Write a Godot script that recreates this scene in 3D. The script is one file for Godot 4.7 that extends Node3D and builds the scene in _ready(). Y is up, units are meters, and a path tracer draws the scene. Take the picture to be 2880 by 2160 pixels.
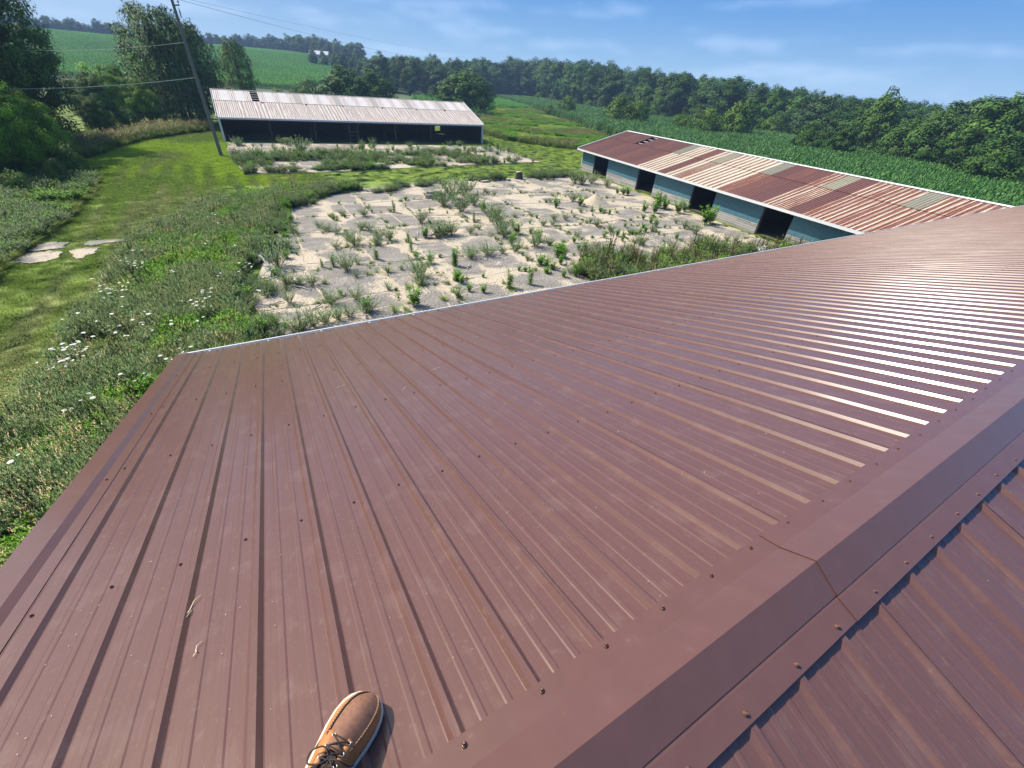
extends Node3D
# A disused farmyard seen from the brown metal roof of a barn.
const S := 0.2286            # spacing of the roof ribs
const SLOPE := 0.2997        # pitch of the brown roof, radians
const RIDGE_Y := 6.1823      # height of the ridge screws
const ROOF_L := 5.797        # slope length to the eave
var counts := {}
var M := {}
var rng := RandomNumberGenerator.new()
var nz := FastNoiseLite.new()
var nz2 := FastNoiseLite.new()

class MB:
	var v := PackedVector3Array()
	var n := PackedVector3Array()
	var c := PackedColorArray()
	var u := PackedVector2Array()
	var i := PackedInt32Array()
	func quad(a: Vector3, b: Vector3, d: Vector3, e: Vector3, col := Color.WHITE, nn := Vector3.ZERO, uvs := [Vector2(0, 0), Vector2(1, 0), Vector2(1, 1), Vector2(0, 1)]) -> void:
		if nn == Vector3.ZERO:
			nn = (b - a).cross(e - a).normalized()
		var k := v.size()
		v.append(a); v.append(b); v.append(d); v.append(e)
		for q in 4:
			n.append(nn); c.append(col); u.append(uvs[q])
		i.append(k); i.append(k + 2); i.append(k + 1); i.append(k); i.append(k + 3); i.append(k + 2)
	func tri(a: Vector3, b: Vector3, d: Vector3, nn: Vector3, col: Color) -> void:
		var k := v.size()
		v.append(a); v.append(b); v.append(d)
		for q in 3:
			n.append(nn); c.append(col); u.append(Vector2.ZERO)
		i.append(k); i.append(k + 2); i.append(k + 1)
	func box(ce: Vector3, sz: Vector3, bs := Basis.IDENTITY, col := Color.WHITE) -> void:
		var h := sz * 0.5
		var ax := [bs.x * h.x, bs.y * h.y, bs.z * h.z]
		var ln := [sz.x, sz.y, sz.z]
		for d in 3:
			var e: Vector3 = ax[(d + 1) % 3]
			var f: Vector3 = ax[(d + 2) % 3]
			var la: float = ln[(d + 1) % 3]
			var lb: float = ln[(d + 2) % 3]
			var uv := [Vector2(0, 0), Vector2(la, 0), Vector2(la, lb), Vector2(0, lb)]
			for s in [1.0, -1.0]:
				var o: Vector3 = ce + ax[d] * s
				quad(o - e - f, o + e - f, o + e + f, o - e + f, col, (ax[d] * s).normalized(), uv)
	# a rod from p to q of the given section (chamfer-free), turned so that its y follows up
	func bar(p: Vector3, q: Vector3, w: float, h: float, up := Vector3.UP, col := Color.WHITE) -> void:
		var z := (q - p).normalized()
		var x := up.cross(z).normalized()
		box((p + q) * 0.5, Vector3(w, h, p.distance_to(q)), Basis(x, z.cross(x), z), col)
	func tube(pts: Array, rad: Array, seg := 6, col := Color.WHITE, cap := true) -> void:
		var k0 := v.size()
		var up := Vector3(0.31, 0.9, 0.29).normalized()
		for j in pts.size():
			var dir: Vector3 = (pts[min(j + 1, pts.size() - 1)] - pts[max(j - 1, 0)]).normalized()
			if absf(dir.dot(up)) > 0.97:
				up = Vector3(1, 0.1, 0).normalized()
			var x := up.cross(dir).normalized()
			var y := dir.cross(x)
			for s in seg:
				var a := TAU * s / seg
				var r := x * cos(a) + y * sin(a)
				v.append(pts[j] + r * rad[j]); n.append(r); c.append(col); u.append(Vector2(float(s) / seg, j))
		for j in pts.size() - 1:
			for s in seg:
				var a := k0 + j * seg + s
				var b := k0 + j * seg + (s + 1) % seg
				i.append(a); i.append(b); i.append(b + seg); i.append(a); i.append(b + seg); i.append(a + seg)
		if cap:
			for e in [0, pts.size() - 1]:
				var k := v.size()
				var dir: Vector3 = (pts[e] - pts[1 if e == 0 else e - 1]).normalized()
				for s in seg:
					v.append(v[k0 + e * seg + s]); n.append(dir); c.append(col); u.append(Vector2.ZERO)
				for s in seg - 2:
					i.append(k); i.append(k + s + 1); i.append(k + s + 2)
	# a leaf: a pointed blade folded along its middle
	func leaf(p: Vector3, dir: Vector3, side: Vector3, le: float, wi: float, nn: Vector3, col: Color) -> void:
		var k := v.size()
		var m := p + dir * (le * 0.45)
		v.append(p); v.append(m + side * wi * 0.5); v.append(p + dir * le); v.append(m - side * wi * 0.5)
		for q in 4:
			n.append(nn); c.append(col); u.append(Vector2.ZERO)
		i.append(k); i.append(k + 2); i.append(k + 1); i.append(k); i.append(k + 3); i.append(k + 2)
	# a bent grass blade of three pieces
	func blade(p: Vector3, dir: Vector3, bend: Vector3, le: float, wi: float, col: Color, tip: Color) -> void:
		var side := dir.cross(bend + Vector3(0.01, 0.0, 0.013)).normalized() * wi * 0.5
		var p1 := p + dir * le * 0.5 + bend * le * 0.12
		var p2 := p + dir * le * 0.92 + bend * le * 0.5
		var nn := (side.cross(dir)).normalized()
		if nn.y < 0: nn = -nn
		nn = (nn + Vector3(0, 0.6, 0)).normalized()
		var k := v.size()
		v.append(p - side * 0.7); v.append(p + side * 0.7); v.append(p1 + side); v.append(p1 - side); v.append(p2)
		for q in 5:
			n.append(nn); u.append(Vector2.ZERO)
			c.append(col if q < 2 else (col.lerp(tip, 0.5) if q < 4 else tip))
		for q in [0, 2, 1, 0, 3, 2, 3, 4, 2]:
			i.append(k + q)
	# one shared normal wherever corners meet
	func smooth() -> MB:
		var acc := {}
		for q in v.size():
			var key := (v[q] * 20000.0).round()
			acc[key] = acc.get(key, Vector3.ZERO) + n[q]
		for q in v.size(): n[q] = (acc[(v[q] * 20000.0).round()] as Vector3).normalized()
		return self
	func join(o: MB, tf: Transform3D, tint := Color.WHITE) -> void:
		var k := v.size()
		for q in o.v.size():
			v.append(tf * o.v[q]); n.append((tf.basis * o.n[q]).normalized()); c.append(o.c[q] * tint); u.append(o.u[q])
		for q in o.i: i.append(q + k)
	func mesh(m: Material) -> ArrayMesh:
		for t in range(0, i.size(), 3):     # front faces run clockwise about their normal
			var p := v[i[t]]
			if (v[i[t + 1]] - p).cross(v[i[t + 2]] - p).dot(n[i[t]] + n[i[t + 1]] + n[i[t + 2]]) > 0.0:
				var w := i[t + 1]
				i[t + 1] = i[t + 2]; i[t + 2] = w
		var a := []
		a.resize(Mesh.ARRAY_MAX)
		a[Mesh.ARRAY_VERTEX] = v; a[Mesh.ARRAY_NORMAL] = n; a[Mesh.ARRAY_COLOR] = c; a[Mesh.ARRAY_TEX_UV] = u; a[Mesh.ARRAY_INDEX] = i
		var am := ArrayMesh.new()
		am.add_surface_from_arrays(Mesh.PRIMITIVE_TRIANGLES, a)
		am.surface_set_material(0, m)
		return am

# ---------------------------------------------------------------- naming
func numbered(called: String, parent: Node) -> String:
	var key := str(parent.get_instance_id()) + called
	var k: int = counts.get(key, 0)
	counts[key] = k + 1
	return called if k == 0 else "%s_%03d" % [called, k]
func tag(o: Node, label := "", category := "", group := "", kind := "") -> Node:
	if label: o.set_meta("label", label)
	if category: o.set_meta("category", category)
	if group: o.set_meta("group", group)
	if kind: o.set_meta("kind", kind)
	return o
func put(called: String, mesh: Mesh, parent: Node = self, tf := Transform3D.IDENTITY) -> MeshInstance3D:
	var o := MeshInstance3D.new()
	o.name = numbered(called, parent)
	o.mesh = mesh
	o.transform = tf
	parent.add_child(o, true)
	return o
func base(called: String, tf := Transform3D.IDENTITY, parent: Node = self) -> Node3D:
	var o := Node3D.new()
	o.name = numbered(called, parent)
	o.transform = tf
	parent.add_child(o, true)
	return o
func many(called: String, mesh: Mesh, tfs: Array, cols: Array, parent: Node = self) -> MultiMeshInstance3D:
	var mm := MultiMesh.new()
	mm.transform_format = MultiMesh.TRANSFORM_3D
	mm.use_colors = cols.size() > 0
	mm.mesh = mesh
	mm.instance_count = tfs.size()
	for k in tfs.size():
		mm.set_instance_transform(k, tfs[k])
		if cols.size() > 0: mm.set_instance_color(k, cols[k])
	var o := MultiMeshInstance3D.new()
	o.name = numbered(called, parent)
	o.multimesh = mm
	parent.add_child(o, true)
	return o
func rr(a: float, b: float) -> float: return rng.randf_range(a, b)
func yaw(a: float, s: float, sy := -1.0) -> Basis: return Basis(Vector3.UP, a).scaled(Vector3(s, s if sy < 0 else sy, s))
func v3(x: float, y: float, z: float) -> Vector3: return Vector3(x, y, z)
func lin(r: float, g: float, b: float) -> Color: return Color(r, g, b).linear_to_srgb()
func ss(a: float, b: float, x: float) -> float:
	var t := clampf((x - a) / (b - a), 0.0, 1.0)
	return t * t * (3.0 - 2.0 * t)
func table(t: Array, x: float) -> float:
	if x <= t[0][0]: return t[0][1]
	for k in t.size() - 1:
		if x <= t[k + 1][0]: return lerpf(t[k][1], t[k + 1][1], (x - t[k][0]) / (t[k + 1][0] - t[k][0]))
	return t[-1][1]
func inside(p: Vector2, poly: PackedVector2Array) -> bool: return Geometry2D.is_point_in_polygon(p, poly)

# ---------------------------------------------------------------- materials
func noise_tex(freq: float, ramp: Array, size := 512, oct := 4, seed_ := 1, kind := FastNoiseLite.TYPE_SIMPLEX_SMOOTH) -> NoiseTexture2D:
	var f := FastNoiseLite.new()
	f.noise_type = kind; f.frequency = freq; f.seed = seed_; f.fractal_octaves = oct
	var t := NoiseTexture2D.new()
	t.width = size; t.height = size; t.seamless = true; t.noise = f
	if ramp.size() > 0:
		var g := Gradient.new()
		g.offsets = PackedFloat32Array(ramp.map(func(e): return e[0]))
		g.colors = PackedColorArray(ramp.map(func(e): return e[1]))
		t.color_ramp = g
	return t
func bump_tex(freq: float, size := 512, strength := 4.0, seed_ := 3) -> NoiseTexture2D:
	var t := noise_tex(freq, [], size, 4, seed_)
	t.as_normal_map = true; t.bump_strength = strength
	return t
func plain(col: Color, rough := 0.8, metal := 0.0) -> StandardMaterial3D:
	var m := StandardMaterial3D.new()
	m.albedo_color = col.linear_to_srgb(); m.roughness = rough; m.metallic = metal
	return m
func vert(rough := 0.8, back := Color.BLACK) -> StandardMaterial3D:
	var m := StandardMaterial3D.new()
	m.vertex_color_use_as_albedo = true; m.roughness = rough
	m.cull_mode = BaseMaterial3D.CULL_DISABLED
	if back != Color.BLACK:
		m.backlight_enabled = true; m.backlight = back
	return m
func grained(freq: float, scale: float, ramp: Array, rough := 0.85, bump := 0.0, seed_ := 1, oct := 4) -> StandardMaterial3D:
	var m := StandardMaterial3D.new()
	m.albedo_texture = noise_tex(freq, ramp, 512, oct, seed_)
	m.roughness = rough
	m.uv1_triplanar = true; m.uv1_world_triplanar = true
	m.uv1_scale = Vector3.ONE * scale
	if bump > 0:
		m.normal_enabled = true; m.normal_texture = bump_tex(freq * 1.6, 512, bump, seed_ + 7)
	return m
# image computed texel by texel by f(u, v) -> Color
func image_tex(w: int, h: int, f: Callable) -> ImageTexture:
	var im := Image.create(w, h, false, Image.FORMAT_RGB8)
	for y in h:
		for x in w:
			im.set_pixel(x, y, f.call((x + 0.5) / w, (y + 0.5) / h))
	im.generate_mipmaps()
	return ImageTexture.create_from_image(im)
func sheet_mat(f: Callable, rough := 0.7, metal := 0.0) -> StandardMaterial3D:
	var m := StandardMaterial3D.new()
	m.albedo_texture = image_tex(96, 224, f)
	m.roughness = rough; m.metallic = metal
	return m

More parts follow.
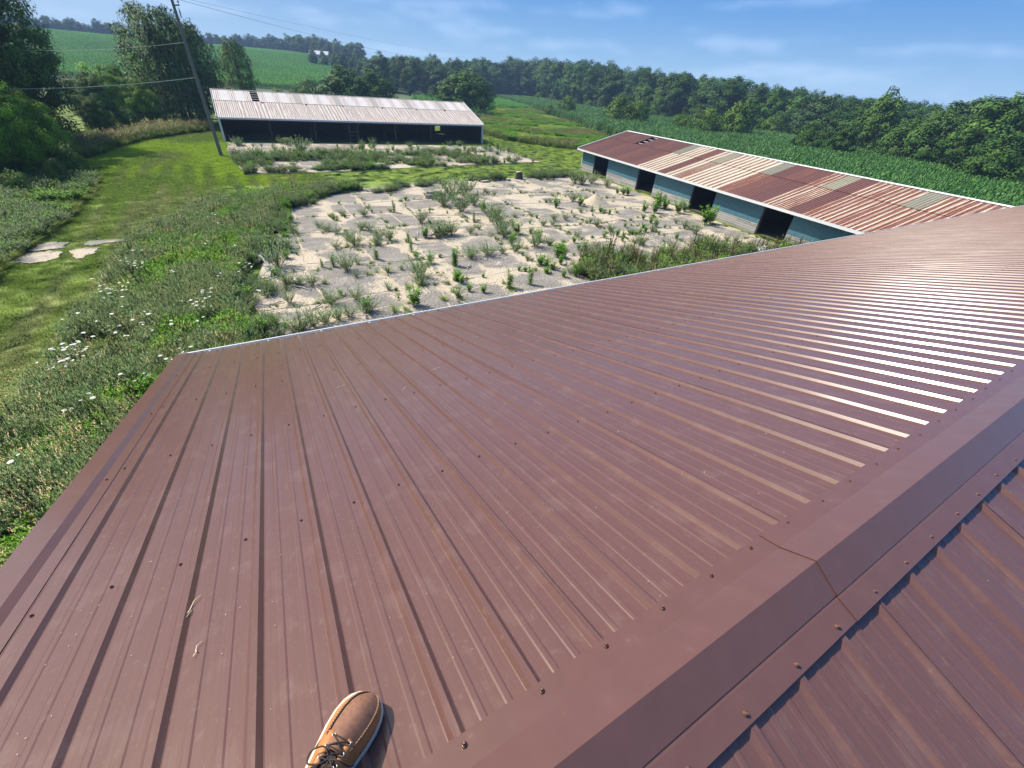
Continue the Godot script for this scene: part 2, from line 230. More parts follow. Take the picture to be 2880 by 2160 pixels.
# ---------------------------------------------------------------- where things stand
# kind, x, z, height, width
const WEEDS := [["t", 8.36, -28.57, 0.84, 0.76], ["t", 10.54, -27.83, 0.43, 0.39], ["t", 7.23, -22.3, 0.72, 0.65], ["t", 6.89, -20.86, 0.76, 0.69], ["t", 4.95, -20.32, 0.73, 0.65], ["t", 2.91, -20.03, 0.69, 0.62], ["t", 2.42, -20.12, 0.44, 0.39], ["t", 8.21, -18.22, 0.87, 0.78], ["t", -0.0, -14.32, 0.87, 0.44], ["b", 4.39, -27.75, 0.44, 0.37], ["b", 5.11, -28.15, 0.45, 0.38], ["b", 5.69, -28.3, 0.27, 0.23], ["b", 6.98, -28.93, 0.33, 0.28], ["b", 11.61, -27.37, 0.29, 0.25], ["b", 2.27, -30.65, 0.72, 0.61], ["b", 2.06, -27.97, 0.76, 0.64], ["b", 1.9, -27.2, 0.5, 0.42], ["b", 1.53, -26.02, 0.48, 0.41], ["b", 1.33, -25.35, 0.35, 0.3], ["b", 8.41, -22.89, 0.92, 0.78], ["b", 6.79, -19.87, 0.54, 0.46], ["b", 1.59, -22.16, 0.29, 0.25], ["b", 7.52, -16.41, 0.64, 0.55], ["b", 2.55, -16.71, 0.39, 0.33], ["b", 4.99, -14.69, 1.02, 0.87], ["b", 3.14, -14.95, 0.74, 0.63], ["g", 6.29, -28.14, 0.64, 0.64], ["g", 9.19, -25.8, 0.9, 0.9], ["g", 3.34, -26.51, 0.42, 0.54], ["g", 3.6, -25.64, 0.49, 0.69], ["g", 4.0, -25.01, 0.49, 0.59], ["g", 4.49, -22.74, 0.78, 1.01], ["g", 4.37, -23.69, 0.64, 0.64], ["g", 5.45, -25.34, 0.59, 0.59], ["g", 5.83, -25.1, 0.51, 0.61], ["g", 5.9, -23.44, 0.73, 0.81], ["g", 6.42, -23.03, 0.81, 0.81], ["g", 5.54, -22.62, 0.56, 0.56], ["g", 0.31, -23.28, 1.07, 1.07], ["g", 0.73, -23.55, 0.59, 0.59], ["g", 0.63, -20.76, 1.21, 1.21], ["g", 0.12, -23.75, 0.65, 0.79], ["g", 9.3, -22.87, 0.94, 1.12], ["g", 10.03, -22.9, 0.78, 0.78], ["g", 3.49, -22.42, 0.53, 0.53], ["g", 3.35, -19.27, 0.97, 0.88], ["g", 3.98, -20.01, 0.36, 0.36], ["g", 5.66, -18.6, 0.29, 0.29], ["g", 6.17, -17.56, 1.06, 1.06], ["g", 5.98, -16.68, 0.83, 0.83], ["g", 0.77, -18.66, 0.71, 0.71], ["g", 1.18, -18.36, 0.45, 0.59], ["g", 1.7, -18.16, 0.59, 0.59], ["g", 3.55, -18.38, 0.35, 0.35], ["g", 4.44, -16.53, 0.4, 0.4], ["g", 3.02, -16.12, 0.58, 0.58], ["g", 2.02, -16.01, 0.62, 0.74], ["g", 6.91, -14.86, 0.54, 0.54], ["g", 0.64, -16.69, 0.67, 0.53], ["g", 3.13, -14.72, 0.74, 0.74], ["g", 0.73, -14.31, 0.84, 0.84], ["g", 1.12, -14.45, 0.63, 0.76], ["g", 1.56, -14.48, 0.64, 0.64], ["g", 2.03, -14.61, 0.65, 0.65], ["g", 2.45, -14.66, 0.55, 0.55], ["y", 2.53, -22.34, 0.22, 0.22], ["y", 4.99, -18.5, 0.71, 0.71], ["y", 7.13, -18.79, 0.67, 0.67], ["y", 1.2, -19.97, 0.27, 0.27], ["y", 0.69, -17.98, 0.44, 0.44], ["y", 2.2, -18.12, 0.46, 0.46], ["y", 4.09, -18.5, 0.35, 0.46], ["y", 5.27, -16.57, 0.34, 0.34], ["y", 6.21, -14.73, 0.4, 0.48], ["y", 4.08, -14.45, 0.63, 0.63], ["g", 13.66, -31.29, 1.7, 1.7], ["g", 12.24, -29.59, 1.51, 1.51], ["g", 12.76, -27.61, 1.47, 1.47], ["g", 14.44, -29.06, 1.04, 1.04], ["g", 15.18, -32.27, 1.65, 1.65], ["g", 22.89, -28.3, 0.9, 0.9], ["g", 13.72, -25.0, 1.13, 1.13], ["g", 13.93, -24.31, 0.94, 0.94], ["g", 14.27, -25.5, 0.96, 0.96], ["g", 9.65, -23.03, 0.94, 1.32], ["g", 11.2, -22.82, 0.53, 0.53], ["g", 12.79, -21.53, 0.96, 0.96], ["g", 13.14, -22.5, 1.07, 1.07], ["g", 12.17, -19.09, 0.74, 0.74], ["g", 16.51, -22.95, 0.57, 0.57], ["g", 17.97, -23.81, 0.59, 0.59], ["g", 18.88, -23.72, 0.59, 0.59], ["g", 13.68, -19.51, 0.92, 1.02], ["g", 14.61, -19.44, 0.51, 0.51], ["g", 16.35, -17.0, 0.49, 0.49], ["g", 16.97, -17.01, 0.42, 0.42], ["g", 9.47, -18.96, 0.63, 0.94], ["g", 10.47, -19.02, 0.72, 0.93], ["g", 11.34, -19.05, 0.49, 0.49], ["g", 13.61, -15.17, 0.53, 0.53], ["g", 20.1, -17.64, 0.87, 0.87], ["g", 18.6, -17.04, 0.59, 0.59], ["g", 25.23, -36.85, 1.19, 1.19], ["g", 26.05, -36.72, 1.2, 1.2], ["g", 27.76, -34.57, 1.43, 1.43], ["g", 28.18, -33.89, 1.3, 1.3], ["g", 29.57, -34.25, 1.19, 1.19], ["g", 29.96, -32.39, 1.03, 1.03], ["g", 20.04, -21.76, 0.58, 0.58], ["g", 20.1, -20.38, 0.56, 0.56], ["g", 23.19, -19.74, 0.57, 0.57], ["g", 26.07, -19.5, 0.68, 0.68], ["g", 25.77, -18.34, 0.76, 0.76], ["b", 20.23, -26.84, 1.06, 0.9], ["b", 22.53, -26.88, 1.09, 0.93], ["b", 14.26, -27.22, 1.0, 0.85], ["b", 12.52, -20.13, 0.92, 0.78], ["b", 13.93, -21.98, 0.89, 0.98], ["b", 14.76, -21.73, 0.54, 0.46], ["b", 15.87, -23.6, 0.38, 0.33], ["b", 14.42, -20.25, 0.86, 0.73], ["b", 16.37, -19.37, 0.52, 0.45], ["b", 15.83, -18.21, 0.51, 0.43], ["b", 15.81, -17.64, 0.75, 0.63], ["b", 13.97, -17.61, 0.89, 0.98], ["b", 14.13, -17.34, 0.72, 0.62], ["b", 13.41, -16.57, 0.63, 0.53], ["b", 12.38, -16.94, 0.7, 0.77], ["b", 12.49, -16.51, 0.69, 0.59], ["b", 12.6, -16.09, 0.61, 0.52], ["b", 8.08, -14.83, 0.55, 0.47], ["b", 7.57, -15.18, 0.49, 0.41], ["b", 7.59, -16.55, 0.64, 0.55], ["b", 7.6, -16.07, 0.5, 0.42], ["b", 7.23, -18.96, 0.68, 0.58], ["b", 12.53, -15.04, 0.52, 0.44], ["b", 20.11, -22.54, 0.49, 0.42], ["b", 22.76, -24.63, 0.63, 0.54], ["b", 23.21, -24.13, 0.52, 0.45], ["b", 19.94, -19.57, 0.64, 0.54], ["b", 20.17, -19.22, 0.55, 0.46], ["b", 18.82, -19.5, 0.54, 0.46], ["b", 19.52, -18.61, 0.45, 0.38], ["b", 21.17, -19.47, 0.46, 0.39], ["b", 21.92, -19.53, 0.47, 0.4], ["b", 22.5, -19.65, 0.57, 0.48], ["b", 24.79, -22.24, 0.61, 0.52], ["b", 24.59, -21.26, 0.6, 0.51], ["b", 24.2, -20.38, 0.78, 0.66], ["b", 21.94, -21.05, 0.48, 0.41], ["b", 24.62, -19.94, 0.39, 0.33], ["b", 23.51, -17.88, 0.55, 0.47], ["b", 29.26, -29.26, 0.97, 0.83], ["b", 29.64, -29.18, 0.86, 0.73], ["b", 29.0, -29.83, 0.74, 0.63], ["b", 26.64, -24.0, 0.97, 0.82], ["b", 27.21, -23.46, 1.17, 1.0], ["b", 28.87, -24.67, 1.55, 1.32], ["b", 29.11, -24.19, 1.21, 1.03], ["b", 29.21, -22.93, 1.29, 1.1], ["b", 30.14, -23.1, 0.99, 0.84], ["b", 28.56, -19.77, 1.59, 1.35], ["b", 29.3, -19.91, 1.51, 1.29], ["y", 22.9, -32.91, 0.37, 0.37], ["y", 22.27, -30.28, 0.58, 0.58], ["y", 15.79, -16.98, 0.41, 0.41], ["y", 6.24, -14.86, 0.34, 0.44], ["y", 24.1, -24.28, 0.42, 0.59], ["y", 21.65, -24.18, 0.41, 0.41], ["y", 25.0, -19.82, 0.39, 0.39], ["y", 24.66, -22.64, 0.41, 0.41], ["y", 22.64, -21.16, 0.39, 0.39], ["y", 22.2, -17.75, 0.36, 0.36], ["y", 19.74, -20.34, 0.33, 0.49], ["y", 21.46, -19.52, 0.33, 0.46], ["t", 16.26, -32.27, 0.4, 0.36], ["t", 16.84, -32.39, 0.41, 0.37], ["t", 19.81, -34.31, 0.33, 0.29], ["t", 22.3, -25.13, 0.56, 0.51], ["t", 12.51, -25.03, 0.75, 0.67], ["t", 8.19, -18.24, 0.93, 0.84], ["t", 9.41, -14.92, 0.94, 0.89], ["t", 10.49, -14.89, 0.92, 0.74], ["y", 23.05, -16.51, 0.35, 0.29], ["y", 20.0, -28.78, 0.32, 0.36], ["y", 14.69, -30.27, 0.38, 0.46], ["b", 23.02, -18.96, 0.3, 0.37], ["y", 13.46, -31.48, 0.45, 0.4], ["y", 12.05, -29.09, 0.39, 0.52], ["y", 20.13, -23.39, 0.34, 0.45], ["g", 27.28, -16.26, 0.37, 0.37], ["g", 20.49, -28.57, 0.35, 0.49], ["y", 12.03, -17.63, 0.19, 0.24], ["y", 14.61, -25.31, 0.42, 0.35], ["b", 17.37, -16.45, 0.31, 0.44], ["g", 12.04, -23.36, 0.45, 0.44], ["b", 26.42, -17.38, 0.27, 0.24], ["g", 15.74, -25.32, 0.35, 0.47], ["b", 20.53, -25.25, 0.29, 0.28], ["b", 17.0, -25.53, 0.17, 0.19], ["b", 11.15, -16.35, 0.36, 0.37], ["g", 17.44, -31.6, 0.45, 0.43], ["g", 23.24, -29.81, 0.25, 0.26], ["g", 5.57, -22.29, 0.45, 0.55], ["g", 23.09, -18.53, 0.26, 0.31], ["b", 10.89, -16.56, 0.36, 0.34], ["g", 21.18, -19.77, 0.43, 0.46], ["b", 12.01, -15.76, 0.4, 0.52], ["g", 17.14, -18.1, 0.4, 0.4], ["y", 17.21, -17.7, 0.26, 0.28], ["g", 19.91, -25.56, 0.16, 0.22], ["g", 26.28, -28.63, 0.17, 0.18], ["b", 10.08, -31.59, 0.43, 0.56], ["g", 8.99, -22.55, 0.43, 0.52], ["g", 3.32, -25.27, 0.21, 0.21], ["g", 4.3, -28.59, 0.26, 0.25], ["g", 4.5, -25.18, 0.22, 0.25], ["g", 9.71, -19.7, 0.41, 0.33], ["b", 9.65, -25.48, 0.35, 0.38], ["g", 17.31, -32.97, 0.39, 0.32], ["g", 20.29, -17.62, 0.31, 0.34], ["b", 12.14, -21.36, 0.27, 0.25], ["y", 12.05, -32.94, 0.4, 0.45], ["y", 20.14, -18.91, 0.35, 0.29], ["b", 15.16, -16.45, 0.29, 0.35], ["g", 14.69, -28.14, 0.4, 0.37], ["b", 12.37, -26.26, 0.2, 0.24], ["y", 24.74, -31.54, 0.36, 0.45], ["y", 20.56, -16.28, 0.2, 0.26], ["y", 12.23, -21.13, 0.21, 0.17], ["y", 5.82, -16.59, 0.41, 0.56], ["g", 21.8, -16.59, 0.19, 0.24], ["g", 24.3, -16.38, 0.41, 0.39], ["y", 14.78, -20.4, 0.24, 0.27], ["g", 5.04, -28.63, 0.45, 0.47], ["y", 16.93, -19.63, 0.21, 0.22], ["y", 21.33, -19.76, 0.34, 0.44], ["g", 14.66, -23.72, 0.42, 0.47], ["b", 13.12, -31.52, 0.43, 0.42], ["g", 19.98, -22.74, 0.26, 0.32], ["y", 26.59, -22.22, 0.33, 0.45], ["y", 20.66, -16.41, 0.39, 0.52], ["g", 14.96, -21.33, 0.45, 0.59], ["g", 14.91, -30.53, 0.43, 0.41], ["g", 5.23, -22.53, 0.2, 0.19], ["b", 17.22, -16.46, 0.16, 0.16], ["y", 19.93, -21.4, 0.28, 0.31], ["y", 17.03, -25.21, 0.43, 0.57], ["y", 26.55, -19.1, 0.25, 0.3], ["b", 26.14, -22.56, 0.36, 0.41], ["b", 20.1, -31.93, 0.36, 0.41], ["b", 26.69, -30.31, 0.43, 0.51], ["y", 23.06, -27.03, 0.33, 0.39], ["g", 17.31, -20.3, 0.37, 0.47], ["b", 5.45, -31.64, 0.28, 0.36], ["b", 23.11, -20.48, 0.42, 0.58], ["g", 12.14, -17.76, 0.21, 0.24], ["g", 20.82, -28.49, 0.37, 0.42], ["g", 21.34, -25.17, 0.42, 0.53], ["b", 7.95, -19.57, 0.27, 0.26], ["y", 26.26, -25.14, 0.25, 0.34], ["b", 20.29, -20.64, 0.43, 0.51], ["g", 14.89, -32.96, 0.31, 0.34], ["y", 14.91, -29.19, 0.19, 0.19], ["g", 22.41, -19.75, 0.17, 0.2], ["b", 25.78, -25.28, 0.26, 0.26], ["g", 17.73, -16.26, 0.37, 0.47], ["y", 14.97, -17.49, 0.37, 0.34], ["g", 12.16, -17.79, 0.28, 0.3], ["g", 19.98, -24.2, 0.3, 0.38], ["b", 14.78, -32.33, 0.27, 0.28], ["g", 26.76, -28.64, 0.24, 0.24], ["g", 8.13, -28.72, 0.34, 0.37], ["y", 7.12, -19.76, 0.22, 0.28], ["g", 17.16, -20.34, 0.23, 0.19], ["g", 14.7, -26.0, 0.21, 0.25], ["b", 12.24, -18.47, 0.24, 0.31], ["g", 17.2, -22.9, 0.4, 0.48], ["g", 12.02, -25.16, 0.34, 0.27], ["y", 12.01, -23.95, 0.18, 0.21], ["b", 21.56, -19.44, 0.4, 0.54], ["y", 21.41, -16.45, 0.19, 0.18], ["y", 16.41, -16.4, 0.21, 0.26], ["y", 7.51, -28.66, 0.29, 0.31], ["y", 7.16, -22.49, 0.44, 0.37], ["g", 12.33, -31.34, 0.26, 0.3], ["y", 24.37, -16.25, 0.3, 0.4], ["g", 7.77, -22.6, 0.26, 0.26], ["g", 26.48, -20.61, 0.44, 0.39], ["g", 26.7, -16.51, 0.42, 0.46], ["g", 24.63, -28.67, 0.3, 0.35], ["g", 12.24, -17.54, 0.22, 0.29], ["g", 20.06, -18.14, 0.35, 0.44], ["g", 19.2, -22.44, 0.25, 0.34], ["y", 19.98, -23.29, 0.25, 0.3], ["b", 14.79, -31.71, 0.29, 0.34], ["g", 23.53, -19.7, 0.26, 0.28], ["g", 14.73, -19.51, 0.38, 0.5], ["y", 20.43, -28.61, 0.27, 0.25], ["y", 21.95, -25.31, 0.3, 0.35], ["g", 12.07, -31.27, 0.25, 0.28], ["y", 8.08, -16.52, 0.29, 0.29], ["y", 6.5, -31.49, 0.25, 0.26], ["b", 14.79, -18.42, 0.45, 0.63], ["y", 13.57, -22.22, 0.3, 0.42], ["b", 17.11, -24.66, 0.4, 0.39], ["g", 23.0, -30.63, 0.32, 0.29], ["b", 14.99, -18.72, 0.45, 0.58], ["b", 8.85, -16.4, 0.29, 0.29], ["b", 23.32, -24.9, 0.23, 0.3], ["g", 17.14, -32.47, 0.35, 0.42], ["y", 6.32, -28.7, 0.31, 0.41], ["y", 4.11, -22.59, 0.35, 0.47], ["g", 1.53, -50.76, 1.12, 1.35], ["g", 3.38, -52.38, 0.74, 0.96], ["g", 6.24, -54.14, 1.7, 1.7], ["g", 12.02, -57.2, 0.52, 0.62], ["b", 9.62, -53.06, 0.64, 0.76], ["b", 12.59, -52.96, 0.65, 0.56], ["b", 16.37, -55.51, 0.87, 0.74], ["b", 18.61, -55.48, 0.62, 0.87], ["b", 19.62, -55.81, 0.72, 0.61], ["b", 13.4, -57.21, 0.87, 0.74], ["b", 31.77, -59.99, 1.23, 1.05], ["b", 31.45, -57.26, 1.0, 0.85], ["y", 28.18, -55.59, 0.38, 0.42], ["g", 9.81, -46.29, 0.39, 0.38], ["g", 14.65, -52.43, 0.45, 0.39], ["y", 2.13, -55.39, 0.58, 0.64], ["g", 1.92, -58.54, 0.42, 0.4], ["g", 22.28, -52.64, 0.38, 0.4], ["b", 27.87, -55.78, 0.31, 0.31], ["g", 25.85, -52.67, 0.58, 0.74], ["g", 10.52, -55.57, 0.3, 0.27], ["g", 30.41, -46.4, 0.51, 0.58], ["g", 4.45, -46.32, 0.58, 0.75], ["y", 21.76, -55.74, 0.41, 0.39], ["g", 17.79, -49.56, 0.3, 0.38], ["g", 6.34, -55.5, 0.3, 0.25], ["g", 23.78, -49.51, 0.56, 0.46], ["g", 29.82, -58.77, 0.4, 0.36], ["g", 1.79, -46.62, 0.35, 0.35], ["g", 29.14, -58.85, 0.25, 0.25], ["b", 5.28, -55.75, 0.44, 0.55], ["b", 4.11, -52.42, 0.44, 0.53], ["b", 14.27, -55.62, 0.4, 0.43], ["b", 25.99, -49.25, 0.58, 0.71], ["g", 6.38, -49.51, 0.3, 0.33], ["g", 2.71, -58.38, 0.45, 0.4], ["b", 4.68, -55.31, 0.43, 0.51], ["b", 3.78, -58.55, 0.3, 0.33], ["b", 10.69, -58.56, 0.46, 0.53], ["b", 24.13, -52.18, 0.35, 0.45], ["g", 9.09, -46.34, 0.51, 0.49], ["b", 20.36, -52.44, 0.41, 0.42], ["y", 16.94, -49.11, 0.6, 0.49], ["b", 13.52, -58.39, 0.27, 0.33], ["g", 12.52, -46.48, 0.27, 0.28], ["b", 4.53, -55.47, 0.25, 0.25], ["g", 12.13, -55.68, 0.45, 0.4], ["g", 7.6, -52.66, 0.3, 0.25], ["g", 10.62, -52.58, 0.44, 0.55], ["g", 17.03, -52.2, 0.4, 0.46], ["g", 4.62, -55.77, 0.56, 0.53], ["g", 6.7, -49.34, 0.4, 0.48]]
const HERO_A := 182
const HERO_B := 183
const FLOWERS := [[-3.19, -24.26], [-3.98, -22.61], [-4.54, -21.78], [-4.24, -21.28], [-4.43, -21.55], [-4.57, -21.32], [-4.25, -20.93], [-4.42, -21.03], [-3.06, -20.18], [-3.22, -19.79], [-5.01, -19.1], [-5.08, -18.73], [-4.95, -18.65], [-4.77, -18.26], [-4.63, -18.77], [-4.29, -18.96], [-4.32, -17.99], [-4.88, -17.92], [-2.81, -16.94], [-2.3, -16.65], [-1.93, -16.89], [-1.82, -16.9], [-1.67, -16.9], [-2.08, -16.54], [-2.11, -16.1], [-1.85, -16.06], [-2.17, -17.4], [-2.2, -17.05], [-4.08, -16.79], [-3.51, -15.99], [-3.64, -15.81], [-3.35, -15.16], [-2.82, -15.17], [-2.1, -14.82], [-5.44, -16.25], [-5.24, -14.6], [-5.12, -14.52], [-4.86, -14.43], [-5.03, -14.31], [-4.87, -14.17], [-5.07, -14.11], [-5.07, -13.96], [-5.09, -13.65], [-5.43, -13.76], [-5.19, -13.35], [-4.59, -13.97], [-4.54, -14.18], [-1.97, -31.05], [-1.89, -28.18], [-1.8, -27.61], [-1.63, -27.62], [-1.43, -26.35], [-2.07, -24.12], [-2.11, -23.62], [-2.06, -23.0], [-1.07, -22.21], [-0.52, -19.51], [-0.84, -18.86], [-0.67, -19.8], [-1.45, -18.93], [-0.44, -16.99], [-4.5, -15.59], [-4.31, -15.42], [-3.9, -14.85], [-3.39, -12.11], [-2.49, -13.44], [-2.76, -13.06], [-2.55, -12.49], [-4.2, -11.51], [-4.79, -11.33], [-5.06, -9.45], [-3.39, -12.11]]
const DRIVE := [[[-8.96, -26.26], [-8.74, -27.21], [-8.37, -27.59], [-7.71, -27.21], [-7.71, -26.49], [-8.2, -26.28]], [[-9.08, -24.85], [-8.88, -25.91], [-8.17, -26.14], [-7.71, -25.93], [-7.6, -25.17], [-7.99, -24.63], [-8.67, -24.63]], [[-7.36, -25.9], [-7.03, -26.17], [-6.41, -26.06], [-6.43, -25.22], [-6.78, -24.63], [-7.15, -24.84]], [[-7.06, -26.66], [-7.0, -27.15], [-6.33, -27.18], [-5.54, -27.14], [-5.59, -26.69], [-6.35, -26.63], [-6.8, -26.48]], [[-5.4, -27.27], [-4.81, -27.57], [-4.75, -26.85], [-5.05, -26.35]], [[-7.12, -27.6], [-6.76, -27.81], [-6.26, -27.59], [-6.66, -27.46]]]
const TREES := [["near_dark", -18.5, -54.0, 16.0, 1.05, "big dark tree towering at the upper left corner", "tree", "", "tree"], ["near_dark", -14.4, -60.0, 13.4, 0.8, "dark tree right of the corner tree, crown against hill field", "tree", "", "tree"], ["near0", -15.4, -45.0, 8.6, 1.0, "sunlit yellow green tree overhanging the lawn at left", "tree", "", "tree"], ["near1", -19.5, -41.0, 8.0, 1.0, "bright leafy tree cut by the left picture edge", "tree", "", "tree"], ["near1", -13.0, -43.2, 6.0, 0.95, "low spreading green tree above the dark lawn shadow", "tree", "", "tree"], ["near0", -12.2, -48.5, 5.2, 0.8, "small bright tree where lawn meets the tall bank", "tree", "", "tree"], ["near_dark", -16.5, -49.0, 9.8, 0.85, "shaded tree filling the gap behind sunlit tree", "tree", "", "tree"], ["bush0", -10.4, -40.8, 1.7, 0.8, "round bush whose shadow falls on the lawn", "bush", "", "bush"], ["bush1", -11.8, -38.3, 1.5, 0.9, "low bush at the corner of the left meadow", "bush", "", "bush"], ["bush2", -9.9, -43.6, 2.2, 0.7, "upright bush behind the lawn shadow", "bush", "", "bush"], ["bush0", -13.6, -37.4, 1.9, 0.9, "broad bush in the left meadow under trees", "bush", "", "bush"], ["bush1", -16, -36, 2.1, 1.0, "dim bush at the left picture edge", "bush", "", "bush"], ["near_dark", -12.6, -72.6, 6.0, 1.1, "dark thicket tree left of the gap to hill field", "tree", "", "tree"], ["near1", -11.7, -78.8, 6.6, 1.1, "dark thicket tree below the hill field", "tree", "", "tree"], ["near_dark", -10.8, -83.0, 6.5, 1.0, "thicket tree just left of the big willow", "tree", "", "tree"], ["near1", -8.9, -77.2, 5.4, 1.0, "low thicket tree at the willow's foot", "tree", "", "tree"], ["near_dark", -11.5, -64.7, 4.2, 1.0, "shaded tree behind the tall grass bank", "tree", "", "tree"], ["near1", -7.8, -91.4, 7.8, 1.1, "dark tree rising behind the willow's left side", "tree", "", "tree"], ["willow0", -4.9, -81.6, 12.2, 1.0, "tall wispy willow left of the utility pole", "tree", "", "tree"], ["willow1", -2.3, -83.7, 11.1, 0.85, "second willow stem close behind the utility pole", "tree", "", "tree"], ["willow1", -4.0, -79.6, 10.2, 0.9, "drooping lower willow in front of the tall one", "tree", "", "tree"], ["willow1", 3.4, -92.7, 9.8, 0.62, "slim willow standing behind the white shed roof's left end", "tree", "", "tree"], ["near_dark", -6.4, -85.5, 5.1, 0.9, "dark undergrowth tree beneath the tall willow", "tree", "", "tree"], ["near_dark", -2.8, -89.7, 4.3, 0.8, "dark undergrowth tree between pole and shed gable", "tree", "", "tree"], ["near_dark", -0.4, -95.7, 3.3, 0.7, "dark tree filling behind the shed's left gable", "tree", "", "tree"], ["near1", 4.0, -94.7, 5.2, 0.8, "small dark tree right of slim willow behind the shed", "tree", "", "tree"], ["bush0", -11.5, -68.7, 2.2, 1.0, "pale round shrub before the thicket at the bank", "bush", "", "tree"], ["bush1", -10.4, -72.9, 2.5, 0.9, "green shrub at the foot of the willows", "bush", "", "tree"], ["bush2", -7.6, -77.3, 2.2, 1.0, "sunlit shrub below the middle willow", "bush", "", "tree"], ["bush0", -3.3, -85.6, 1.5, 0.9, "shrub between pole and shed", "bush", "", "tree"], ["round1", 23.9, -115.3, 8.4, 1.35, "round green tree behind the middle of the shed roof", "tree", "", "tree"], ["round1", 30.9, -117.8, 8.2, 1.3, "second round tree right of it behind the shed roof", "tree", "", "tree"], ["round1", 20.3, -123.1, 4.6, 0.6, "small tree left of the round pair behind the shed", "tree", "", "tree"], ["bush1", 14.6, -116.9, 4.3, 1.2, "thin shrub at the foot of the hill field", "bush", "", "tree"], ["bush2", 10.4, -111.3, 3.7, 1.1, "low shrub behind the shed roof by hill field", "bush", "", "tree"], ["bush0", 21.7, -148.2, 5.4, 1.0, "pale shrub on the hill field's lower edge", "bush", "", "tree"], ["round0", 53.3, -116.3, 9.6, 1.45, "large round tree standing alone right of the shed", "tree", "", "tree"], ["bush0", 86.1, -94.8, 7.3, 1.1, "pale willow shrub in the middle of the corn edge", "shrub", "", "tree"], ["bush1", 88.1, -90.1, 6.5, 1.0, "silvery shrub beside the pale willow shrub", "shrub", "", "tree"], ["bush2", 89.0, -120.7, 5.7, 1.0, "small shrub at the corn strip left end", "shrub", "", "tree"], ["bush0", 84.8, -123.7, 3.5, 0.9, "low shrub in the meadow before the wood", "shrub", "", "tree"], ["bush1", 91.0, -78.4, 4.9, 1.0, "rounded shrub before the dark wood", "shrub", "", "tree"], ["bush2", 88.3, -69.1, 6.1, 1.1, "shrub jutting into the corn", "shrub", "", "tree"], ["bush0", 96.5, -68.1, 8.2, 1.0, "upright dark shrub tree at the corn's far side", "shrub", "", "tree"], ["round1", 86.5, -46.5, 5.6, 1.0, "yellowish shrub at the corn's upper edge", "tree", "", "tree"], ["wood0", 85.2, -40.1, 6.1, 1.1, "broad green shrub at the edge of right corn", "tree", "", "tree"], ["wood2", 99.5, -42.4, 11.4, 0.9, "spiky topped tree beside the distant power pole", "tree", "", "tree"], ["round1", 93.9, -35.1, 7.5, 1.0, "leafy tree below the distant power pole", "tree", "", "tree"], ["round1", 93.1, -31.2, 8.9, 1.0, "broad tree at the corn's right edge", "tree", "", "tree"], ["wood0", 86.6, -25.3, 7.4, 1.1, "low rounded tree near the right picture edge", "tree", "", "tree"], ["wood2", 90.8, -25.3, 11.2, 1.1, "tall rounded tree at the right picture edge", "tree", "", "tree"], ["round1", 79.8, -19.8, 6.7, 1.0, "nearest leafy tree at the right picture edge", "tree", "", "tree"]]
const BOARDS := [[0.04, -21.99, 1.19, 0.9, 0.14, 0.25, "long pale broken board sticking out at the meadow edge"], [0.2, -20.71, 1.52, 0.7, 0.2, 0.1, "flat weathered board piece in the scrap heap at meadow edge"], [0.39, -20.48, 3.06, 0.6, 0.16, 0.3, "tilted pale board end in the scrap heap"], [0.23, -19.89, 1.47, 0.8, 0.1, 0.05, "narrow grey lath lying by the scrap heap"], [-0.03, -19.68, 0.43, 0.5, 0.12, 0.5, "short board propped up in the scrap heap"], [0.27, -19.41, 0.63, 0.7, 0.05, 0.0, "thin bleached lath pointing onto the concrete"], [0.19, -21.22, 1.97, 0.9, 0.12, 0.35, "leaning grey board in the scrap heap"], [0.47, -20.28, 1.82, 0.5, 0.14, 0.2, "small board at the right of the scrap heap"]]
const STICKS := [[8.79, -23.18, 0.4, 1.0], [8.24, -23.61, 1.2, 0.6], [8.9, -23.16, 0.6, 0.8], [1.17, -18.04, 2.3, 1.1], [1.47, -15.85, 0.7, 0.6], [-0.04, -16.7, 0.2, 1.0], [13.27, -32.67, 0.1, 0.8], [8.78, -17.79, 0.9, 0.6]]
const CHUNKS := [[0.1, -31.72, 0.3, 0.2], [0.55, -32.1, 0.35, 0.2], [1.11, -31.8, 0.3, 0.18], [3.28, -33.24, 0.35, 0.18], [12.54, -32.58, 0.5, 0.35], [13.41, -32.62, 0.35, 0.25], [12.7, -32.58, 0.5, 0.3], [12.02, -31.86, 0.4, 0.25], [21.51, -37.39, 0.35, 0.18], [19.08, -36.61, 0.4, 0.16], [21.71, -36.75, 0.3, 0.22], [20.6, -37.23, 0.3, 0.16], [11.68, -45.02, 0.6, 0.3], [12.32, -45.34, 0.4, 0.3], [5.98, -44.57, 0.4, 0.15], [4.64, -45.08, 0.4, 0.15]]
const SAND := [24.40, -27.26]
const STUMP := [23.23, -37.54]
const PLASTIC := [26.28, -13.62]
var MARGIN := PackedVector2Array([Vector2(-2.2, -33), Vector2(0, -35), Vector2(4, -36.4), Vector2(10, -36.8), Vector2(17, -37.8), Vector2(22, -38.3), Vector2(29.6, -39.6), Vector2(33, -40.4), Vector2(32.6, -37.6), Vector2(30.4, -37.9), Vector2(29.2, -37.4), Vector2(20, -37.0), Vector2(14, -36.2), Vector2(10, -34.6), Vector2(7, -33.6), Vector2(4.6, -31.8), Vector2(2.4, -31)])
var EAVE_WEEDS := PackedVector2Array([Vector2(12.9, -15.3), Vector2(13.5, -13.5), Vector2(14.0, -8.0), Vector2(28.3, -8.0), Vector2(29.0, -13.0), Vector2(25.6, -14.8), Vector2(22.5, -15.2), Vector2(19.5, -15.6), Vector2(17, -16.0), Vector2(15, -16.4)])

